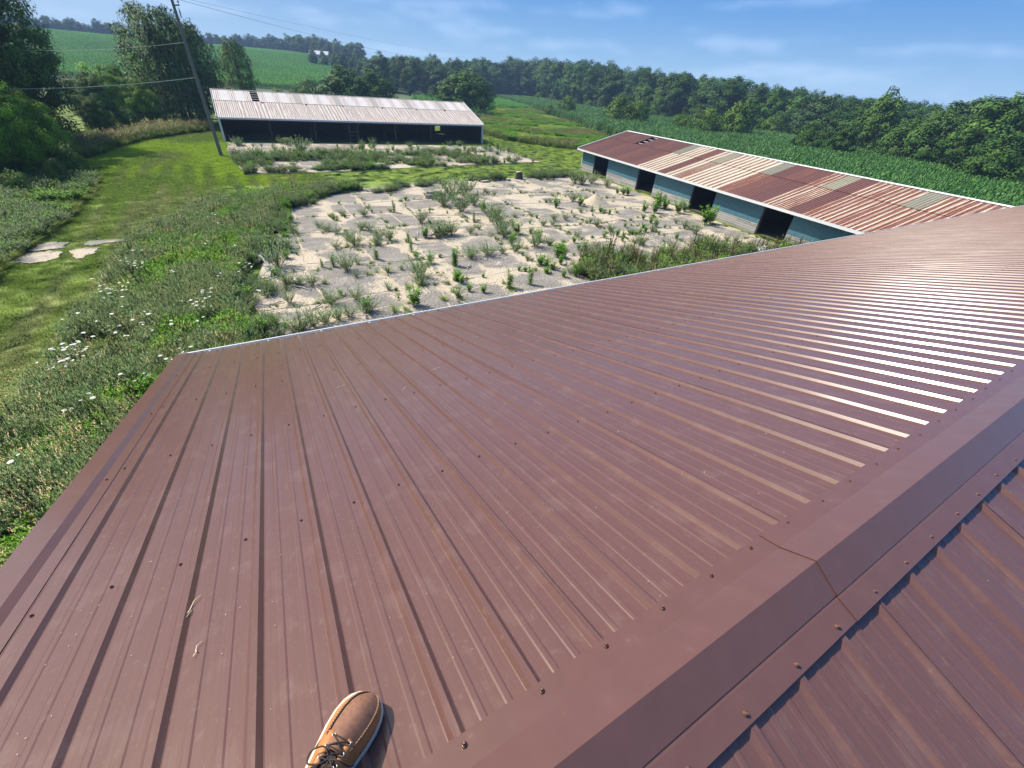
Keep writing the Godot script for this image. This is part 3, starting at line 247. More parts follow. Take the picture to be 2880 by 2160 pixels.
func _ready() -> void:
	var cam := Camera3D.new()
	cam.name = "camera"
	add_child(cam)
	cam.position = v3(0.3403, 7.5, 0.2753)
	cam.basis = Basis(Vector3.UP, -0.5655) * Basis(Vector3.RIGHT, -0.6256) * Basis(Vector3.BACK, 0.0797)
	cam.fov = 85.4964
	cam.near = 0.05
	cam.far = 4000.0
	cam.current = true
	var we := WorldEnvironment.new()
	we.name = "world_environment"
	var env := Environment.new()
	env.background_mode = Environment.BG_SKY
	var sm := ProceduralSkyMaterial.new()
	sm.sky_top_color = Color(0.18, 0.51, 0.83)
	sm.sky_horizon_color = Color(0.72, 0.86, 0.94)
	sm.sky_curve = 0.058
	sm.ground_bottom_color = Color(0.12, 0.14, 0.07)
	sm.ground_horizon_color = Color(0.45, 0.52, 0.55)
	sm.sun_angle_max = 95.0
	sm.sun_curve = 0.4
	sm.sky_energy_multiplier = 0.88
	# thin fair-weather haze clouds lying in long low bands
	var cn := FastNoiseLite.new()
	cn.seed = 4; cn.frequency = 1.0; cn.fractal_octaves = 5
	var ci := Image.create(1024, 512, false, Image.FORMAT_RGBA8)
	ci.fill(Color(1, 1, 1, 0))
	for y in range(150, 256):
		var elev := 90.0 - (y + 0.5) / 512.0 * 180.0
		for x in 1024:
			var az := (x + 0.5) / 1024.0 * TAU
			var n := cn.get_noise_3d(cos(az) * 2.6, sin(az) * 2.6, elev * 0.42) + 0.45 * cn.get_noise_3d(cos(az) * 9.0, sin(az) * 9.0, elev * 1.5)
			var k := ss(0.02, 0.5, n) * ss(34.0, 6.0, elev) * ss(0.4, 2.5, elev)
			ci.set_pixel(x, y, Color(1.0, 0.97, 0.96, 0.12 * k))
	sm.sky_cover = ImageTexture.create_from_image(ci)
	var sky := Sky.new()
	sky.sky_material = sm
	env.sky = sky
	env.tonemap_mode = Environment.TONE_MAPPER_LINEAR
	env.tonemap_exposure = 1.48
	env.sdfgi_enabled = true
	env.ssao_enabled = true
	env.ssil_enabled = true
	env.fog_enabled = true
	env.fog_density = 0.00045
	env.fog_light_color = Color(0.55, 0.66, 0.80)
	we.environment = env
	add_child(we)
	var sun := DirectionalLight3D.new()
	sun.name = "sun"
	var el := deg_to_rad(50.0)
	var sh := deg_to_rad(39.0)
	var dir := v3(sin(sh) * cos(el), -sin(el), cos(sh) * cos(el))
	sun.basis = Basis.looking_at(dir, Vector3.UP)
	sun.light_energy = 1.6
	sun.light_color = Color(1.0, 0.965, 0.91)
	sun.light_angular_distance = 0.5
	sun.shadow_enabled = true
	add_child(sun)
	nz.seed = 7; nz.frequency = 0.01; nz.fractal_octaves = 4
	nz2.seed = 17; nz2.frequency = 0.01; nz2.fractal_octaves = 3
	make_materials()
	build_land()
	build_barn()
	build_stable()
	build_open_shed()
	build_trees()
	build_cover()
	build_house()
	build_pole()
	build_weeds()
	build_bits()
	build_person()

func rust_fn(base_c: Color, seed_: int, amount: float, stripes: float, r1: Color, r2: Color, wild := 1.0) -> Callable:
	# weathered steel: streaks of rust that run down the sheet (v), gathered along the valleys (u)
	var a := FastNoiseLite.new()
	a.seed = seed_; a.frequency = 0.05; a.fractal_octaves = 4
	var b := FastNoiseLite.new()
	b.seed = seed_ + 5; b.frequency = 0.13; b.fractal_octaves = 3
	return func(u: float, v: float) -> Color:
		var streak := a.get_noise_2d(u * 620.0, v * 22.0) * 0.95 + b.get_noise_2d(u * 300.0, v * 200.0) * 0.35
		var valley := pow(absf(cos(u * PI * stripes)), 1.7) if stripes > 0 else 0.0
		var k := clampf((streak * wild + amount + valley * 0.8) * 3.2, 0.0, 1.0)
		var q := clampf(0.5 + b.get_noise_2d(u * 300.0 + 40.0, v * 60.0) * 1.4, 0.0, 1.0)
		var rust := r1.lerp(r2, q)
		var o := base_c.lerp(rust, k) * (1.0 + 0.14 * b.get_noise_2d(u * 700.0, v * 700.0))
		o.a = 1.0
		return o.clamp()

const YARD_XS := [-0.6, 2.0, 4.6, 7.0, 9.4, 12.2, 14.8, 17.2, 20.1, 23.2, 26.6, 29.8, 33.0]
const YARD_ZS := [-5.8, -10.0, -13.4, -16.4, -19.6, -22.4, -25.3, -28.6, -31.6, -34.8, -38.8]
const APRON_XS := [-1.6, 1.6, 4.8, 8.0, 11.2, 14.4, 17.6, 20.8, 24.0, 27.2, 30.2, 32.2]
const APRON_ZS := [-40.5, -43.4, -46.4, -49.4, -52.4, -55.6, -58.6, -62.0]
func slab_mat(xs: Array, zs: Array, area: Rect2, size: int, seed_: int) -> StandardMaterial3D:
	# old concrete: worn grey aggregate, with pale sand that has washed along the joints and lies in drifts
	var big := FastNoiseLite.new()
	big.seed = seed_; big.frequency = 0.22; big.fractal_octaves = 5; big.fractal_gain = 0.55
	big.domain_warp_enabled = true; big.domain_warp_amplitude = 1.6; big.domain_warp_frequency = 0.2
	var fine := FastNoiseLite.new()
	fine.seed = seed_ + 1; fine.frequency = 5.0; fine.fractal_octaves = 2
	var streak := FastNoiseLite.new()
	streak.seed = seed_ + 2; streak.frequency = 0.8; streak.fractal_octaves = 3
	var m := StandardMaterial3D.new()
	m.albedo_texture = image_tex(size, size, func(u: float, v: float) -> Color:
		var x := area.position.x + u * area.size.x
		var z := area.position.y + v * area.size.y
		var dj := 9.0
		for e in xs: dj = minf(dj, absf(x - e))
		for e in zs: dj = minf(dj, absf(z - e))
		var n1 := big.get_noise_2d(x, z)
		var n2 := streak.get_noise_2d(x * 0.55, z * 1.7)
		var n3 := fine.get_noise_2d(x, z)
		var k := n1 * 1.15 + n2 * 0.32 + n3 * 0.12 + 0.46 * (1.0 - ss(0.05, 0.75, dj + n2 * 0.35)) + 0.10 * ss(6.0, 22.0, x) - 0.22
		var sandy := ss(-0.10, 0.22, k)
		var grey := Color(0.175, 0.160, 0.138).lerp(Color(0.24, 0.22, 0.19), 0.5 + n2)
		var o := grey.lerp(Color(0.375, 0.325, 0.245).lerp(Color(0.44, 0.375, 0.28), 0.5 + n1), sandy)
		o = o * (1.0 + 0.24 * n3 * (1.0 - sandy * 0.6))
		o.a = 1.0
		return o.linear_to_srgb())
	m.roughness = 0.95
	m.normal_enabled = true; m.normal_texture = bump_tex(0.35, 1024, 2.5, 33)
	return m

func make_materials() -> void:
	# brown painted steel
	var m := StandardMaterial3D.new()
	var dn := FastNoiseLite.new()
	dn.seed = 11; dn.frequency = 1.0; dn.fractal_octaves = 4
	# faint run-off streaks down the slope, dusty patches and scuffs from boots
	m.albedo_texture = image_tex(300, 900, func(u: float, v: float) -> Color:
		var st := dn.get_noise_2d(u * 60.0, v * 5.0)
		var pa := dn.get_noise_2d(u * 5.0 + 9.0, v * 26.0)
		var sp := dn.get_noise_2d(u * 220.0, v * 1300.0)
		var sc := dn.get_noise_2d(u * 16.0 + v * 30.0, v * 110.0 - u * 9.0)
		var dust := ss(0.1, 0.6, pa + st * 0.3) * 0.07 + ss(0.42, 0.62, sc) * 0.10 + ss(0.42, 0.62, sp) * 0.14
		var c := Color(0.106, 0.052, 0.043).lerp(Color(0.115, 0.057, 0.047), 0.5 + st)
		return c.lerp(Color(0.30, 0.23, 0.19), dust).linear_to_srgb())
	m.roughness = 1.0
	m.roughness_texture = noise_tex(0.01, [[0.0, Color(0.30, 0.30, 0.30)], [0.6, Color(0.36, 0.36, 0.36)], [1.0, Color(0.46, 0.46, 0.46)]], 512, 5, 12)
	m.metallic_specular = 0.22
	m.clearcoat_enabled = true; m.clearcoat = 0.75; m.clearcoat_roughness = 0.19
	M.brown = m
	M.brown_trim = m.duplicate()
	M.brown_trim.uv1_triplanar = true; M.brown_trim.uv1_world_triplanar = true; M.brown_trim.uv1_scale = Vector3.ONE * 0.9
	M.brown_trim.albedo_texture = noise_tex(0.02, [[0.0, lin(0.104, 0.051, 0.042)], [0.7, lin(0.115, 0.057, 0.047)], [0.86, lin(0.125, 0.063, 0.055)], [1.0, lin(0.19, 0.12, 0.10)]], 512, 5, 15)
	M.screw = plain(Color(0.23, 0.135, 0.10), 0.3, 0.5)
	M.white_trim = plain(Color(0.58, 0.60, 0.61), 0.5)
	M.gutter_in = plain(Color(0.06, 0.055, 0.05), 0.9)
	M.siding = plain(Color(0.62, 0.62, 0.60), 0.5)
	# earth and paving
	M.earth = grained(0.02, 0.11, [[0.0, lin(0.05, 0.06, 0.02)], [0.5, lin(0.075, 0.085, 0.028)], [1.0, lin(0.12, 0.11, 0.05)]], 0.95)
	M.leaf = vert(0.6, Color(0.15, 0.22, 0.035))
	M.leaf_near = vert(0.6, Color(0.36, 0.52, 0.05))
	M.leaf_far = vert(0.65, Color(0.09, 0.13, 0.03))
	M.weed = vert(0.65, Color(0.16, 0.22, 0.05))
	M.corn = vert(0.48, Color(0.07, 0.11, 0.03))
	M.corn.metallic_specular = 0.28
	M.hill = vert(0.9, Color(0.05, 0.08, 0.02))
	M.hill.metallic_specular = 0.1
	M.field = vert(0.9)
	for q in [M.leaf, M.leaf_near, M.leaf_far, M.weed]: q.metallic_specular = 0.22
	M.bark = grained(0.06, 0.8, [[0.0, lin(0.035, 0.028, 0.022)], [1.0, lin(0.11, 0.095, 0.08)]], 0.95, 5.0)
	M.concrete = slab_mat(YARD_XS, YARD_ZS, Rect2(-2, -40, 36, 36), 860, 21)
	M.concrete_apron = slab_mat(APRON_XS, APRON_ZS, Rect2(-3, -64, 36, 26), 420, 25)
	M.rubble = grained(0.03, 0.5, [[0.0, lin(0.20, 0.18, 0.15)], [0.5, lin(0.33, 0.30, 0.25)], [1.0, lin(0.48, 0.43, 0.34)]], 0.95, 5.0, 23)
	M.sand = grained(0.03, 0.35, [[0.0, lin(0.32, 0.265, 0.185)], [0.5, lin(0.42, 0.355, 0.255)], [1.0, lin(0.49, 0.42, 0.31)]], 1.0, 6.0, 5)
	# barns
	M.gray_wood = grained(0.03, 1.2, [[0.0, lin(0.16, 0.155, 0.15)], [0.5, lin(0.34, 0.33, 0.32)], [1.0, lin(0.52, 0.50, 0.48)]], 0.95, 4.0, 9)
	M.gray_wood2 = grained(0.03, 1.2, [[0.0, lin(0.10, 0.095, 0.09)], [0.5, lin(0.26, 0.25, 0.24)], [1.0, lin(0.42, 0.40, 0.38)]], 0.95, 4.0, 29)
	M.gray_wood2.uv1_scale = Vector3(0.5, 5.0, 0.5)
	M.gray_wood.uv1_scale = Vector3(0.5, 5.0, 0.5)
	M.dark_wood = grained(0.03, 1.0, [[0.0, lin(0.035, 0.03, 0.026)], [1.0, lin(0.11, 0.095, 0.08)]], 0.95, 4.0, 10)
	M.blue = grained(0.012, 0.6, [[0.0, lin(0.045, 0.135, 0.18)], [0.6, lin(0.06, 0.165, 0.215)], [1.0, lin(0.10, 0.215, 0.26)]], 0.6, 0.0, 14)
	var cream := Color(0.77, 0.75, 0.67)
	var brown1 := Color(0.36, 0.225, 0.20)
	var brown2 := Color(0.40, 0.26, 0.21)
	var orange1 := Color(0.55, 0.34, 0.23)
	M.r_brown = [sheet_mat(rust_fn(brown1, 3, -0.18, 0, Color(0.43, 0.27, 0.23), Color(0.52, 0.32, 0.25))), sheet_mat(rust_fn(brown1, 13, -0.22, 0, Color(0.42, 0.25, 0.22), Color(0.33, 0.2, 0.19))), sheet_mat(rust_fn(Color(0.39, 0.24, 0.21), 23, -0.1, 0, Color(0.36, 0.22, 0.2), Color(0.60, 0.38, 0.26)))]
	M.r_white = [sheet_mat(rust_fn(cream, 31, -0.36, 2.0, brown2, orange1, 0.6)), sheet_mat(rust_fn(cream, 37, -0.34, 2.0, brown2, Color(0.55, 0.38, 0.28), 0.6))]
	M.r_orange = [sheet_mat(rust_fn(Color(0.66, 0.55, 0.44), 41, 0.15, 5.0, Color(0.50, 0.29, 0.20), brown1)), sheet_mat(rust_fn(cream, 43, 0.08, 5.0, Color(0.52, 0.31, 0.21), brown1))]
	M.r_fine = [sheet_mat(rust_fn(cream, 51, -0.06, 3.0, brown1, Color(0.52, 0.31, 0.21), 0.6)), sheet_mat(rust_fn(cream, 53, 0.04, 3.0, brown1, Color(0.52, 0.31, 0.21), 0.6))]
	M.r_sky = [sheet_mat(rust_fn(Color(0.55, 0.53, 0.44), 61, 0.0, 0, Color(0.43, 0.42, 0.34), Color(0.50, 0.49, 0.42)), 0.6), sheet_mat(rust_fn(Color(0.50, 0.49, 0.42), 63, 0.0, 0, Color(0.40, 0.39, 0.33), Color(0.46, 0.45, 0.38)), 0.6)]
	var pale := Color(0.73, 0.72, 0.70)
	var pink := Color(0.52, 0.44, 0.38)
	M.p_white = []
	for k in 5:
		M.p_white.append(sheet_mat(rust_fn(pale, 71 + k * 3, -0.36 + 0.03 * (k % 3), [4.0, 2.0, 4.0, 2.0, 4.0][k], pink, Color(0.44, 0.31, 0.25), 1.25)))
	M.p_top = [sheet_mat(rust_fn(Color(0.73, 0.72, 0.71), 91, -0.42, 4.0, pink, Color(0.45, 0.32, 0.27))), sheet_mat(rust_fn(Color(0.71, 0.70, 0.69), 95, -0.34, 0, pink, Color(0.55, 0.4, 0.35)))]
	M.p_sky = [sheet_mat(rust_fn(Color(0.56, 0.55, 0.52), 99, 0.0, 0, Color(0.47, 0.46, 0.43), Color(0.52, 0.51, 0.48)))]
	M.pole_wood = grained(0.03, 1.5, [[0.0, lin(0.10, 0.09, 0.078)], [1.0, lin(0.24, 0.22, 0.195)]], 0.95, 3.0, 19)

# ---------------------------------------------------------------- land
func terrain(x: float, z: float) -> float:
	var r := sqrt(x * x + z * z)
	if r < 120.0: return 0.0
	var az := rad_to_deg(atan2(x, -z))
	var w := ss(30.0, 7.0, az) * ss(-100.0, -45.0, az)
	return 15.6 * ss(165.0, 520.0, r) * w + 1.2 * ss(150, 400, r) * nz.get_noise_2d(x * 0.6, z * 0.6) * (1.0 - w * 0.6)

var MEADOW := PackedVector2Array([Vector2(-7.4, 6), Vector2(-6.4, -3), Vector2(-5.9, -7), Vector2(-5.8, -10.3), Vector2(-5.9, -12.6), Vector2(-5.7, -14.8), Vector2(-5.5, -17.5), Vector2(-5.2, -21.2), Vector2(-5.3, -24.1), Vector2(-4.7, -27.4), Vector2(-3.2, -29.6), Vector2(-2.6, -32.6), Vector2(-0.2, -34.6), Vector2(3.7, -36.2), Vector2(7.5, -36.4), Vector2(8.0, -35.6), Vector2(5.6, -34.6), Vector2(2.9, -32.0), Vector2(1.2, -29), Vector2(0.1, -24.9), Vector2(-0.9, -19.9), Vector2(-1.3, -17), Vector2(-1.0, -15.7), Vector2(-0.8, -14.5), Vector2(-0.7, -9), Vector2(-1.2, -6), Vector2(-1.3, 6)])
var LEFT_MEADOW := PackedVector2Array([Vector2(-30, 2), Vector2(-10.5, 2), Vector2(-9.6, -15), Vector2(-9.1, -23.7), Vector2(-9.0, -26.6), Vector2(-8.6, -30.3), Vector2(-8.4, -36.4), Vector2(-8.8, -43.1), Vector2(-12.0, -47), Vector2(-30, -47)])
var BANK := PackedVector2Array([Vector2(-26, -50), Vector2(-12.4, -52.4), Vector2(-10.7, -51.5), Vector2(-9.7, -57.9), Vector2(-7.4, -64.8), Vector2(-4.6, -69.4), Vector2(-1.5, -73), Vector2(-2, -78), Vector2(-8, -72), Vector2(-12, -62), Vector2(-26, -58)])
var RIGHT_MEADOW := PackedVector2Array([Vector2(37, -76), Vector2(38, -65.7), Vector2(41.9, -58.2), Vector2(45, -55.9), Vector2(49, -52), Vector2(51.5, -50), Vector2(62, -70), Vector2(75, -100), Vector2(95, -148), Vector2(80, -150), Vector2(62, -119), Vector2(44, -92)])
var CORN := PackedVector2Array([Vector2(100, -160), Vector2(75, -100), Vector2(62, -70), Vector2(52.5, -50), Vector2(47.5, -30), Vector2(44, -8), Vector2(43, 18), Vector2(82, 18), Vector2(90, -17), Vector2(101, -33), Vector2(107, -52), Vector2(128, -92), Vector2(118, -116), Vector2(134, -178), Vector2(160, -250), Vector2(130, -250)])
var YARD := PackedVector2Array([Vector2(-0.4, -5.8), Vector2(-0.2, -14.5), Vector2(-0.6, -17.2), Vector2(-0.2, -20), Vector2(0.8, -24.9), Vector2(1.9, -29), Vector2(2.9, -32.4), Vector2(6.3, -35.6), Vector2(13, -37.4), Vector2(18, -37.4), Vector2(29.6, -38.6), Vector2(32.6, -38.0), Vector2(29.6, -14.5), Vector2(28.6, -7.2), Vector2(28.6, -5.8)])
var APRON := PackedVector2Array([Vector2(0.4, -43.2), Vector2(6.2, -43.2), Vector2(15.3, -44.6), Vector2(31.6, -46.6), Vector2(31.8, -59.6), Vector2(-0.4, -62.0), Vector2(-0.6, -55)])

func lawn_col(x: float, z: float) -> Color:
	# mown grass: olive, with lush yellow-green patches and dry clippings, in streaks along the mower's way
	var a := nz.get_noise_2d(x * 9.0 + z * 1.2, z * 3.2) * 0.5 + 0.5
	var b := nz2.get_noise_2d(x * 5.0, z * 2.0) * 0.5 + 0.5
	var c := nz.get_noise_2d(x * 60.0, z * 60.0) * 0.5 + 0.5
	var stripe := sin(x * 4.4 + sin(z * 0.09) * 2.0) * 0.08 if z > -48.0 else 0.0
	var lush := ss(0.52, 0.66, b + stripe) * (1.0 - 0.75 * ss(-1.0, 8.0, x))
	var dry := ss(0.52, 0.74, a - stripe) * (1.0 - lush)
	var o := Color(0.112, 0.175, 0.012).lerp(Color(0.20, 0.29, 0.006), lush).lerp(Color(0.165, 0.180, 0.052), dry * 0.75)
	return o * (0.88 + 0.24 * c)

func build_land() -> void:
	var g := MB.new()
	var radii := [0.0, 10.0, 20.0, 35.0, 50.0, 70.0, 95.0, 120.0, 145.0, 170.0, 195.0, 220.0, 250.0, 280.0, 310.0, 340.0, 370.0, 400.0, 440.0, 480.0, 520.0, 570.0, 640.0, 760.0, 1000.0, 1500.0, 2400.0]
	var seg := 144
	for j in radii.size() - 1:
		for s in seg:
			var p := []
			for e in [[j, s], [j, s + 1], [j + 1, s + 1], [j + 1, s]]:
				var an: float = TAU * e[1] / seg
				var x: float = sin(an) * radii[e[0]]
				var z: float = -cos(an) * radii[e[0]]
				p.append(v3(x, terrain(x, z) - 0.02, z))
			if j == 0: g.tri(p[0], p[2], p[3], Vector3.UP, Color.WHITE)
			else: g.quad(p[0], p[1], p[2], p[3], Color.WHITE)
	var gm := grained(0.02, 0.02, [[0.0, lin(0.030, 0.062, 0.014)], [0.5, lin(0.045, 0.085, 0.018)], [1.0, lin(0.07, 0.105, 0.025)]], 0.95, 0.0, 44)
	tag(put("ground", g.mesh(gm)), "", "", "", "structure")
	# mown lawn round the yard
	var lm := StandardMaterial3D.new()
	lm.albedo_texture = image_tex(640, 640, func(u, v): return lawn_col(-26.0 + u * 96.0, -100.0 + v * 112.0).linear_to_srgb())
	lm.roughness = 0.95
	lm.normal_enabled = true; lm.normal_texture = bump_tex(0.2, 256, 8.0, 5)
	var lb := MB.new()
	lb.quad(v3(-26, 0.0, -100), v3(70, 0.0, -100), v3(70, 0.0, 12), v3(-26, 0.0, 12), Color.WHITE, Vector3.UP)
	tag(put("lawn", lb.mesh(lm)), "", "", "", "structure")
	# concrete: each slab is a piece of its own between the joints
	var yard := base("concrete_yard")
	tag(yard, "", "", "", "structure")
	var sub := MB.new()
	poly_sheet(sub, YARD, 0.037)
	put("sand_bed", sub.mesh(M.sand), yard)
	slabs(yard, YARD_XS, YARD_ZS, YARD, 71, M.concrete, Rect2(-2, -40, 36, 36))
	var apron := base("concrete_apron")
	tag(apron, "", "", "", "structure")
	var sub2 := MB.new()
	poly_sheet(sub2, APRON, 0.037)
	put("sand_bed", sub2.mesh(M.sand), apron)
	slabs(apron, APRON_XS, APRON_ZS, APRON, 72, M.concrete_apron, Rect2(-3, -64, 36, 26))
	# patches of an old concrete drive left in the lawn
	var drive := base("concrete_drive")
	tag(drive, "", "", "", "structure")
	for e in DRIVE:
		var pts := PackedVector2Array()
		var k := 0
		for q in e:
			var q2: Array = e[(k + 1) % e.size()]
			for f in 4:
				var w := f / 4.0
				pts.append(Vector2(lerpf(q[0], q2[0], w) + rr(-0.1, 0.1), lerpf(q[1], q2[1], w) + rr(-0.1, 0.1)))
			k += 1
		var d := MB.new()
		poly_slab(d, pts, 0.035, 0.0, Vector2.ZERO)
		for w in d.v.size(): d.u[w] = Vector2(d.v[w].x * 0.03 + 0.5, d.v[w].z * 0.03)
		put("slab", d.mesh(M.concrete), drive)

func poly_sheet(m: MB, poly: PackedVector2Array, y: float) -> void:
	var t := Geometry2D.triangulate_polygon(poly)
	for k in range(0, t.size(), 3):
		m.tri(v3(poly[t[k]].x, y, poly[t[k]].y), v3(poly[t[k + 1]].x, y, poly[t[k + 1]].y), v3(poly[t[k + 2]].x, y, poly[t[k + 2]].y), Vector3.UP, Color.WHITE)

func poly_slab(m: MB, poly: PackedVector2Array, top: float, bottom: float, tilt: Vector2) -> void:
	var ce := Vector2.ZERO
	for p in poly: ce += p / poly.size()
	var at := func(p: Vector2, y: float) -> Vector3: return v3(p.x, y + (p - ce).dot(tilt), p.y)
	var t := Geometry2D.triangulate_polygon(poly)
	for k in range(0, t.size(), 3):
		m.tri(at.call(poly[t[k]], top), at.call(poly[t[k + 1]], top), at.call(poly[t[k + 2]], top), Vector3.UP, Color.WHITE)
	for k in poly.size():
		var a := poly[k]
		var b := poly[(k + 1) % poly.size()]
		m.quad(at.call(a, top), at.call(b, top), at.call(b, top - 0.06 + bottom), at.call(a, top - 0.06 + bottom), Color.WHITE)

func slabs(parent: Node3D, xs: Array, zs: Array, area: PackedVector2Array, seed_: int, mat: Material, uvr: Rect2) -> void:
	rng.seed = seed_
	# wandering joints: shared corner points, then edges broken up so that they look chipped
	var P := {}
	for i in xs.size():
		for j in zs.size():
			P[Vector2i(i, j)] = Vector2(xs[i] + rr(-0.34, 0.34), zs[j] + rr(-0.34, 0.34))
	for i in xs.size() - 1:
		for j in zs.size() - 1:
			var q := [P[Vector2i(i, j)], P[Vector2i(i + 1, j)], P[Vector2i(i + 1, j + 1)], P[Vector2i(i, j + 1)]]
			var parts := [q]
			if rng.randf() < 0.42:      # cracked across
				var f := rr(0.3, 0.7)
				var f2 := clampf(f + rr(-0.25, 0.25), 0.15, 0.85)
				if rng.randf() < 0.5:
					var a: Vector2 = q[0].lerp(q[1], f)
					var b: Vector2 = q[3].lerp(q[2], f2)
					parts = [[q[0], a, b, q[3]], [a, q[1], q[2], b]]
				else:
					var a: Vector2 = q[0].lerp(q[3], f)
					var b: Vector2 = q[1].lerp(q[2], f2)
					parts = [[q[0], q[1], b, a], [a, b, q[2], q[3]]]
			for part in parts:
				var ce := Vector2.ZERO
				for e in part: ce += e / part.size()
				var ring := PackedVector2Array()
				for k in part.size():
					var a: Vector2 = part[k]
					var b: Vector2 = part[(k + 1) % part.size()]
					var ln := a.distance_to(b)
					var steps := int(clampf(ln / 0.28, 2, 14))
					for f in steps:
						var p := a.lerp(b, float(f) / steps)
						var gap := 0.035 + 0.05 * (nz2.get_noise_2d(p.x * 90.0, p.y * 90.0) * 0.5 + 0.5) + (0.10 * rng.randf() if f == 0 else 0.0)
						ring.append(p + (ce - p).normalized() * gap + Vector2(rr(-0.018, 0.018), rr(-0.018, 0.018)))
				for cut in Geometry2D.intersect_polygons(ring, area):
					if Geometry2D.is_polygon_clockwise(cut) and cut.size() < 3: continue
					if Geometry2D.triangulate_polygon(cut).size() == 0: continue
					var m := MB.new()
					poly_slab(m, cut, 0.047 + rr(-0.004, 0.010), 0.0, Vector2(rr(-0.003, 0.003), rr(-0.003, 0.003)))
					for w in m.v.size(): m.u[w] = Vector2((m.v[w].x - uvr.position.x) / uvr.size.x, (m.v[w].z - uvr.position.y) / uvr.size.y)
					put("slab", m.mesh(mat), parent)

# ---------------------------------------------------------------- the brown-roofed barn
var RV := Vector3(0, -sin(SLOPE), -cos(SLOPE))     # down the front slope
var RN := Vector3(0, cos(SLOPE), -sin(SLOPE))
var BV := Vector3(0, -sin(SLOPE), cos(SLOPE))      # down the back slope
var BN := Vector3(0, cos(SLOPE), sin(SLOPE))
var RO := Vector3(0, RIDGE_Y - 0.012, 0)
var BO := Vector3(0, RIDGE_Y - 0.012, 0.29)

func roof_panel(vd: Vector3, nd: Vector3, v0: float, v1: float, seed_: int) -> ArrayMesh:
	# four bays of 9 inches: a tall rib, two low stiffeners, a tall rib ...; thin sheet with faint oil-canning
	var prof := []
	for b in 4:
		var x0 := b * S
		if b == 0: prof.append([x0, 0.0178])
		prof.append([x0 + 0.0095, 0.0178 if b == 0 else 0.0163]); prof.append([x0 + 0.0227, 0.001]); prof.append([x0 + 0.026, 0.0])
		for f in [0.3333, 0.6667]:
			var xm: float = x0 + S * f
			prof.append([xm - 0.0125, 0.0]); prof.append([xm - 0.0070, 0.0021]); prof.append([xm + 0.0070, 0.0021]); prof.append([xm + 0.0125, 0.0])
		prof.append([x0 + S - 0.026, 0.0]); prof.append([x0 + S - 0.0227, 0.001]); prof.append([x0 + S - 0.0095, 0.0163])
	prof.append([4 * S, 0.0163])
	var f := FastNoiseLite.new()
	f.seed = seed_; f.frequency = 1.0; f.fractal_octaves = 2
	var steps := 30
	var m := MB.new()
	for k in prof.size() - 1:
		var a: Array = prof[k]
		var b: Array = prof[k + 1]
		var flat: bool = absf(a[1] - b[1]) < 0.0001
		var base_i := m.v.size()
		for t in steps + 1:
			var vv := lerpf(v0, v1, float(t) / steps)
			for e in [a, b]:
				var d := 0.0013 * f.get_noise_2d(e[0] * 3.2, vv * 1.7)
				# slope of that waviness, so that the shine wanders as on real sheet
				var dx := 0.0013 * (f.get_noise_2d(e[0] * 3.2 + 0.05, vv * 1.7) - f.get_noise_2d(e[0] * 3.2 - 0.05, vv * 1.7)) / 0.1 * 3.2
				var dv := 0.0013 * (f.get_noise_2d(e[0] * 3.2, vv * 1.7 + 0.05) - f.get_noise_2d(e[0] * 3.2, vv * 1.7 - 0.05)) / 0.1 * 1.7
				m.v.append(Vector3(e[0], 0, 0) + vd * vv + nd * (e[1] + d))
				var tn := Vector2(-(b[1] - a[1]), b[0] - a[0]).normalized()
				var nn := Vector3(tn.x, 0, 0) + nd * tn.y - Vector3(dx, 0, 0) - vd * dv
				m.n.append(nn.normalized()); m.c.append(Color.WHITE); m.u.append(Vector2(e[0] / (S * 4.0), vv / 6.0 + float(seed_ % 3) * 0.31))
		for t in steps:
			var q := base_i + t * 2
			for w in [0, 1, 3, 0, 3, 2]: m.i.append(q + w)
	# cut edge at the eave
	for k in prof.size() - 1:
		var a: Array = prof[k]
		var b: Array = prof[k + 1]
		var pa: Vector3 = Vector3(a[0], 0, 0) + vd * v1 + nd * a[1]
		var pb: Vector3 = Vector3(b[0], 0, 0) + vd * v1 + nd * b[1]
		m.quad(pa, pb, pb - nd * 0.0012, pa - nd * 0.0012, Color.WHITE, vd)
	return m.mesh(M.brown)

func screw_mesh(washer: float, head: float, high: float) -> ArrayMesh:
	var m := MB.new()
	m.tube([v3(0, 0, 0), v3(0, 0.0022, 0), v3(0, 0.003, 0)], [washer, washer, washer * 0.8], 10)
	m.tube([v3(0, 0.002, 0), v3(0, high * 0.75, 0), v3(0, high, 0)], [head, head, head * 0.6], 6)
	return m.mesh(M.screw)

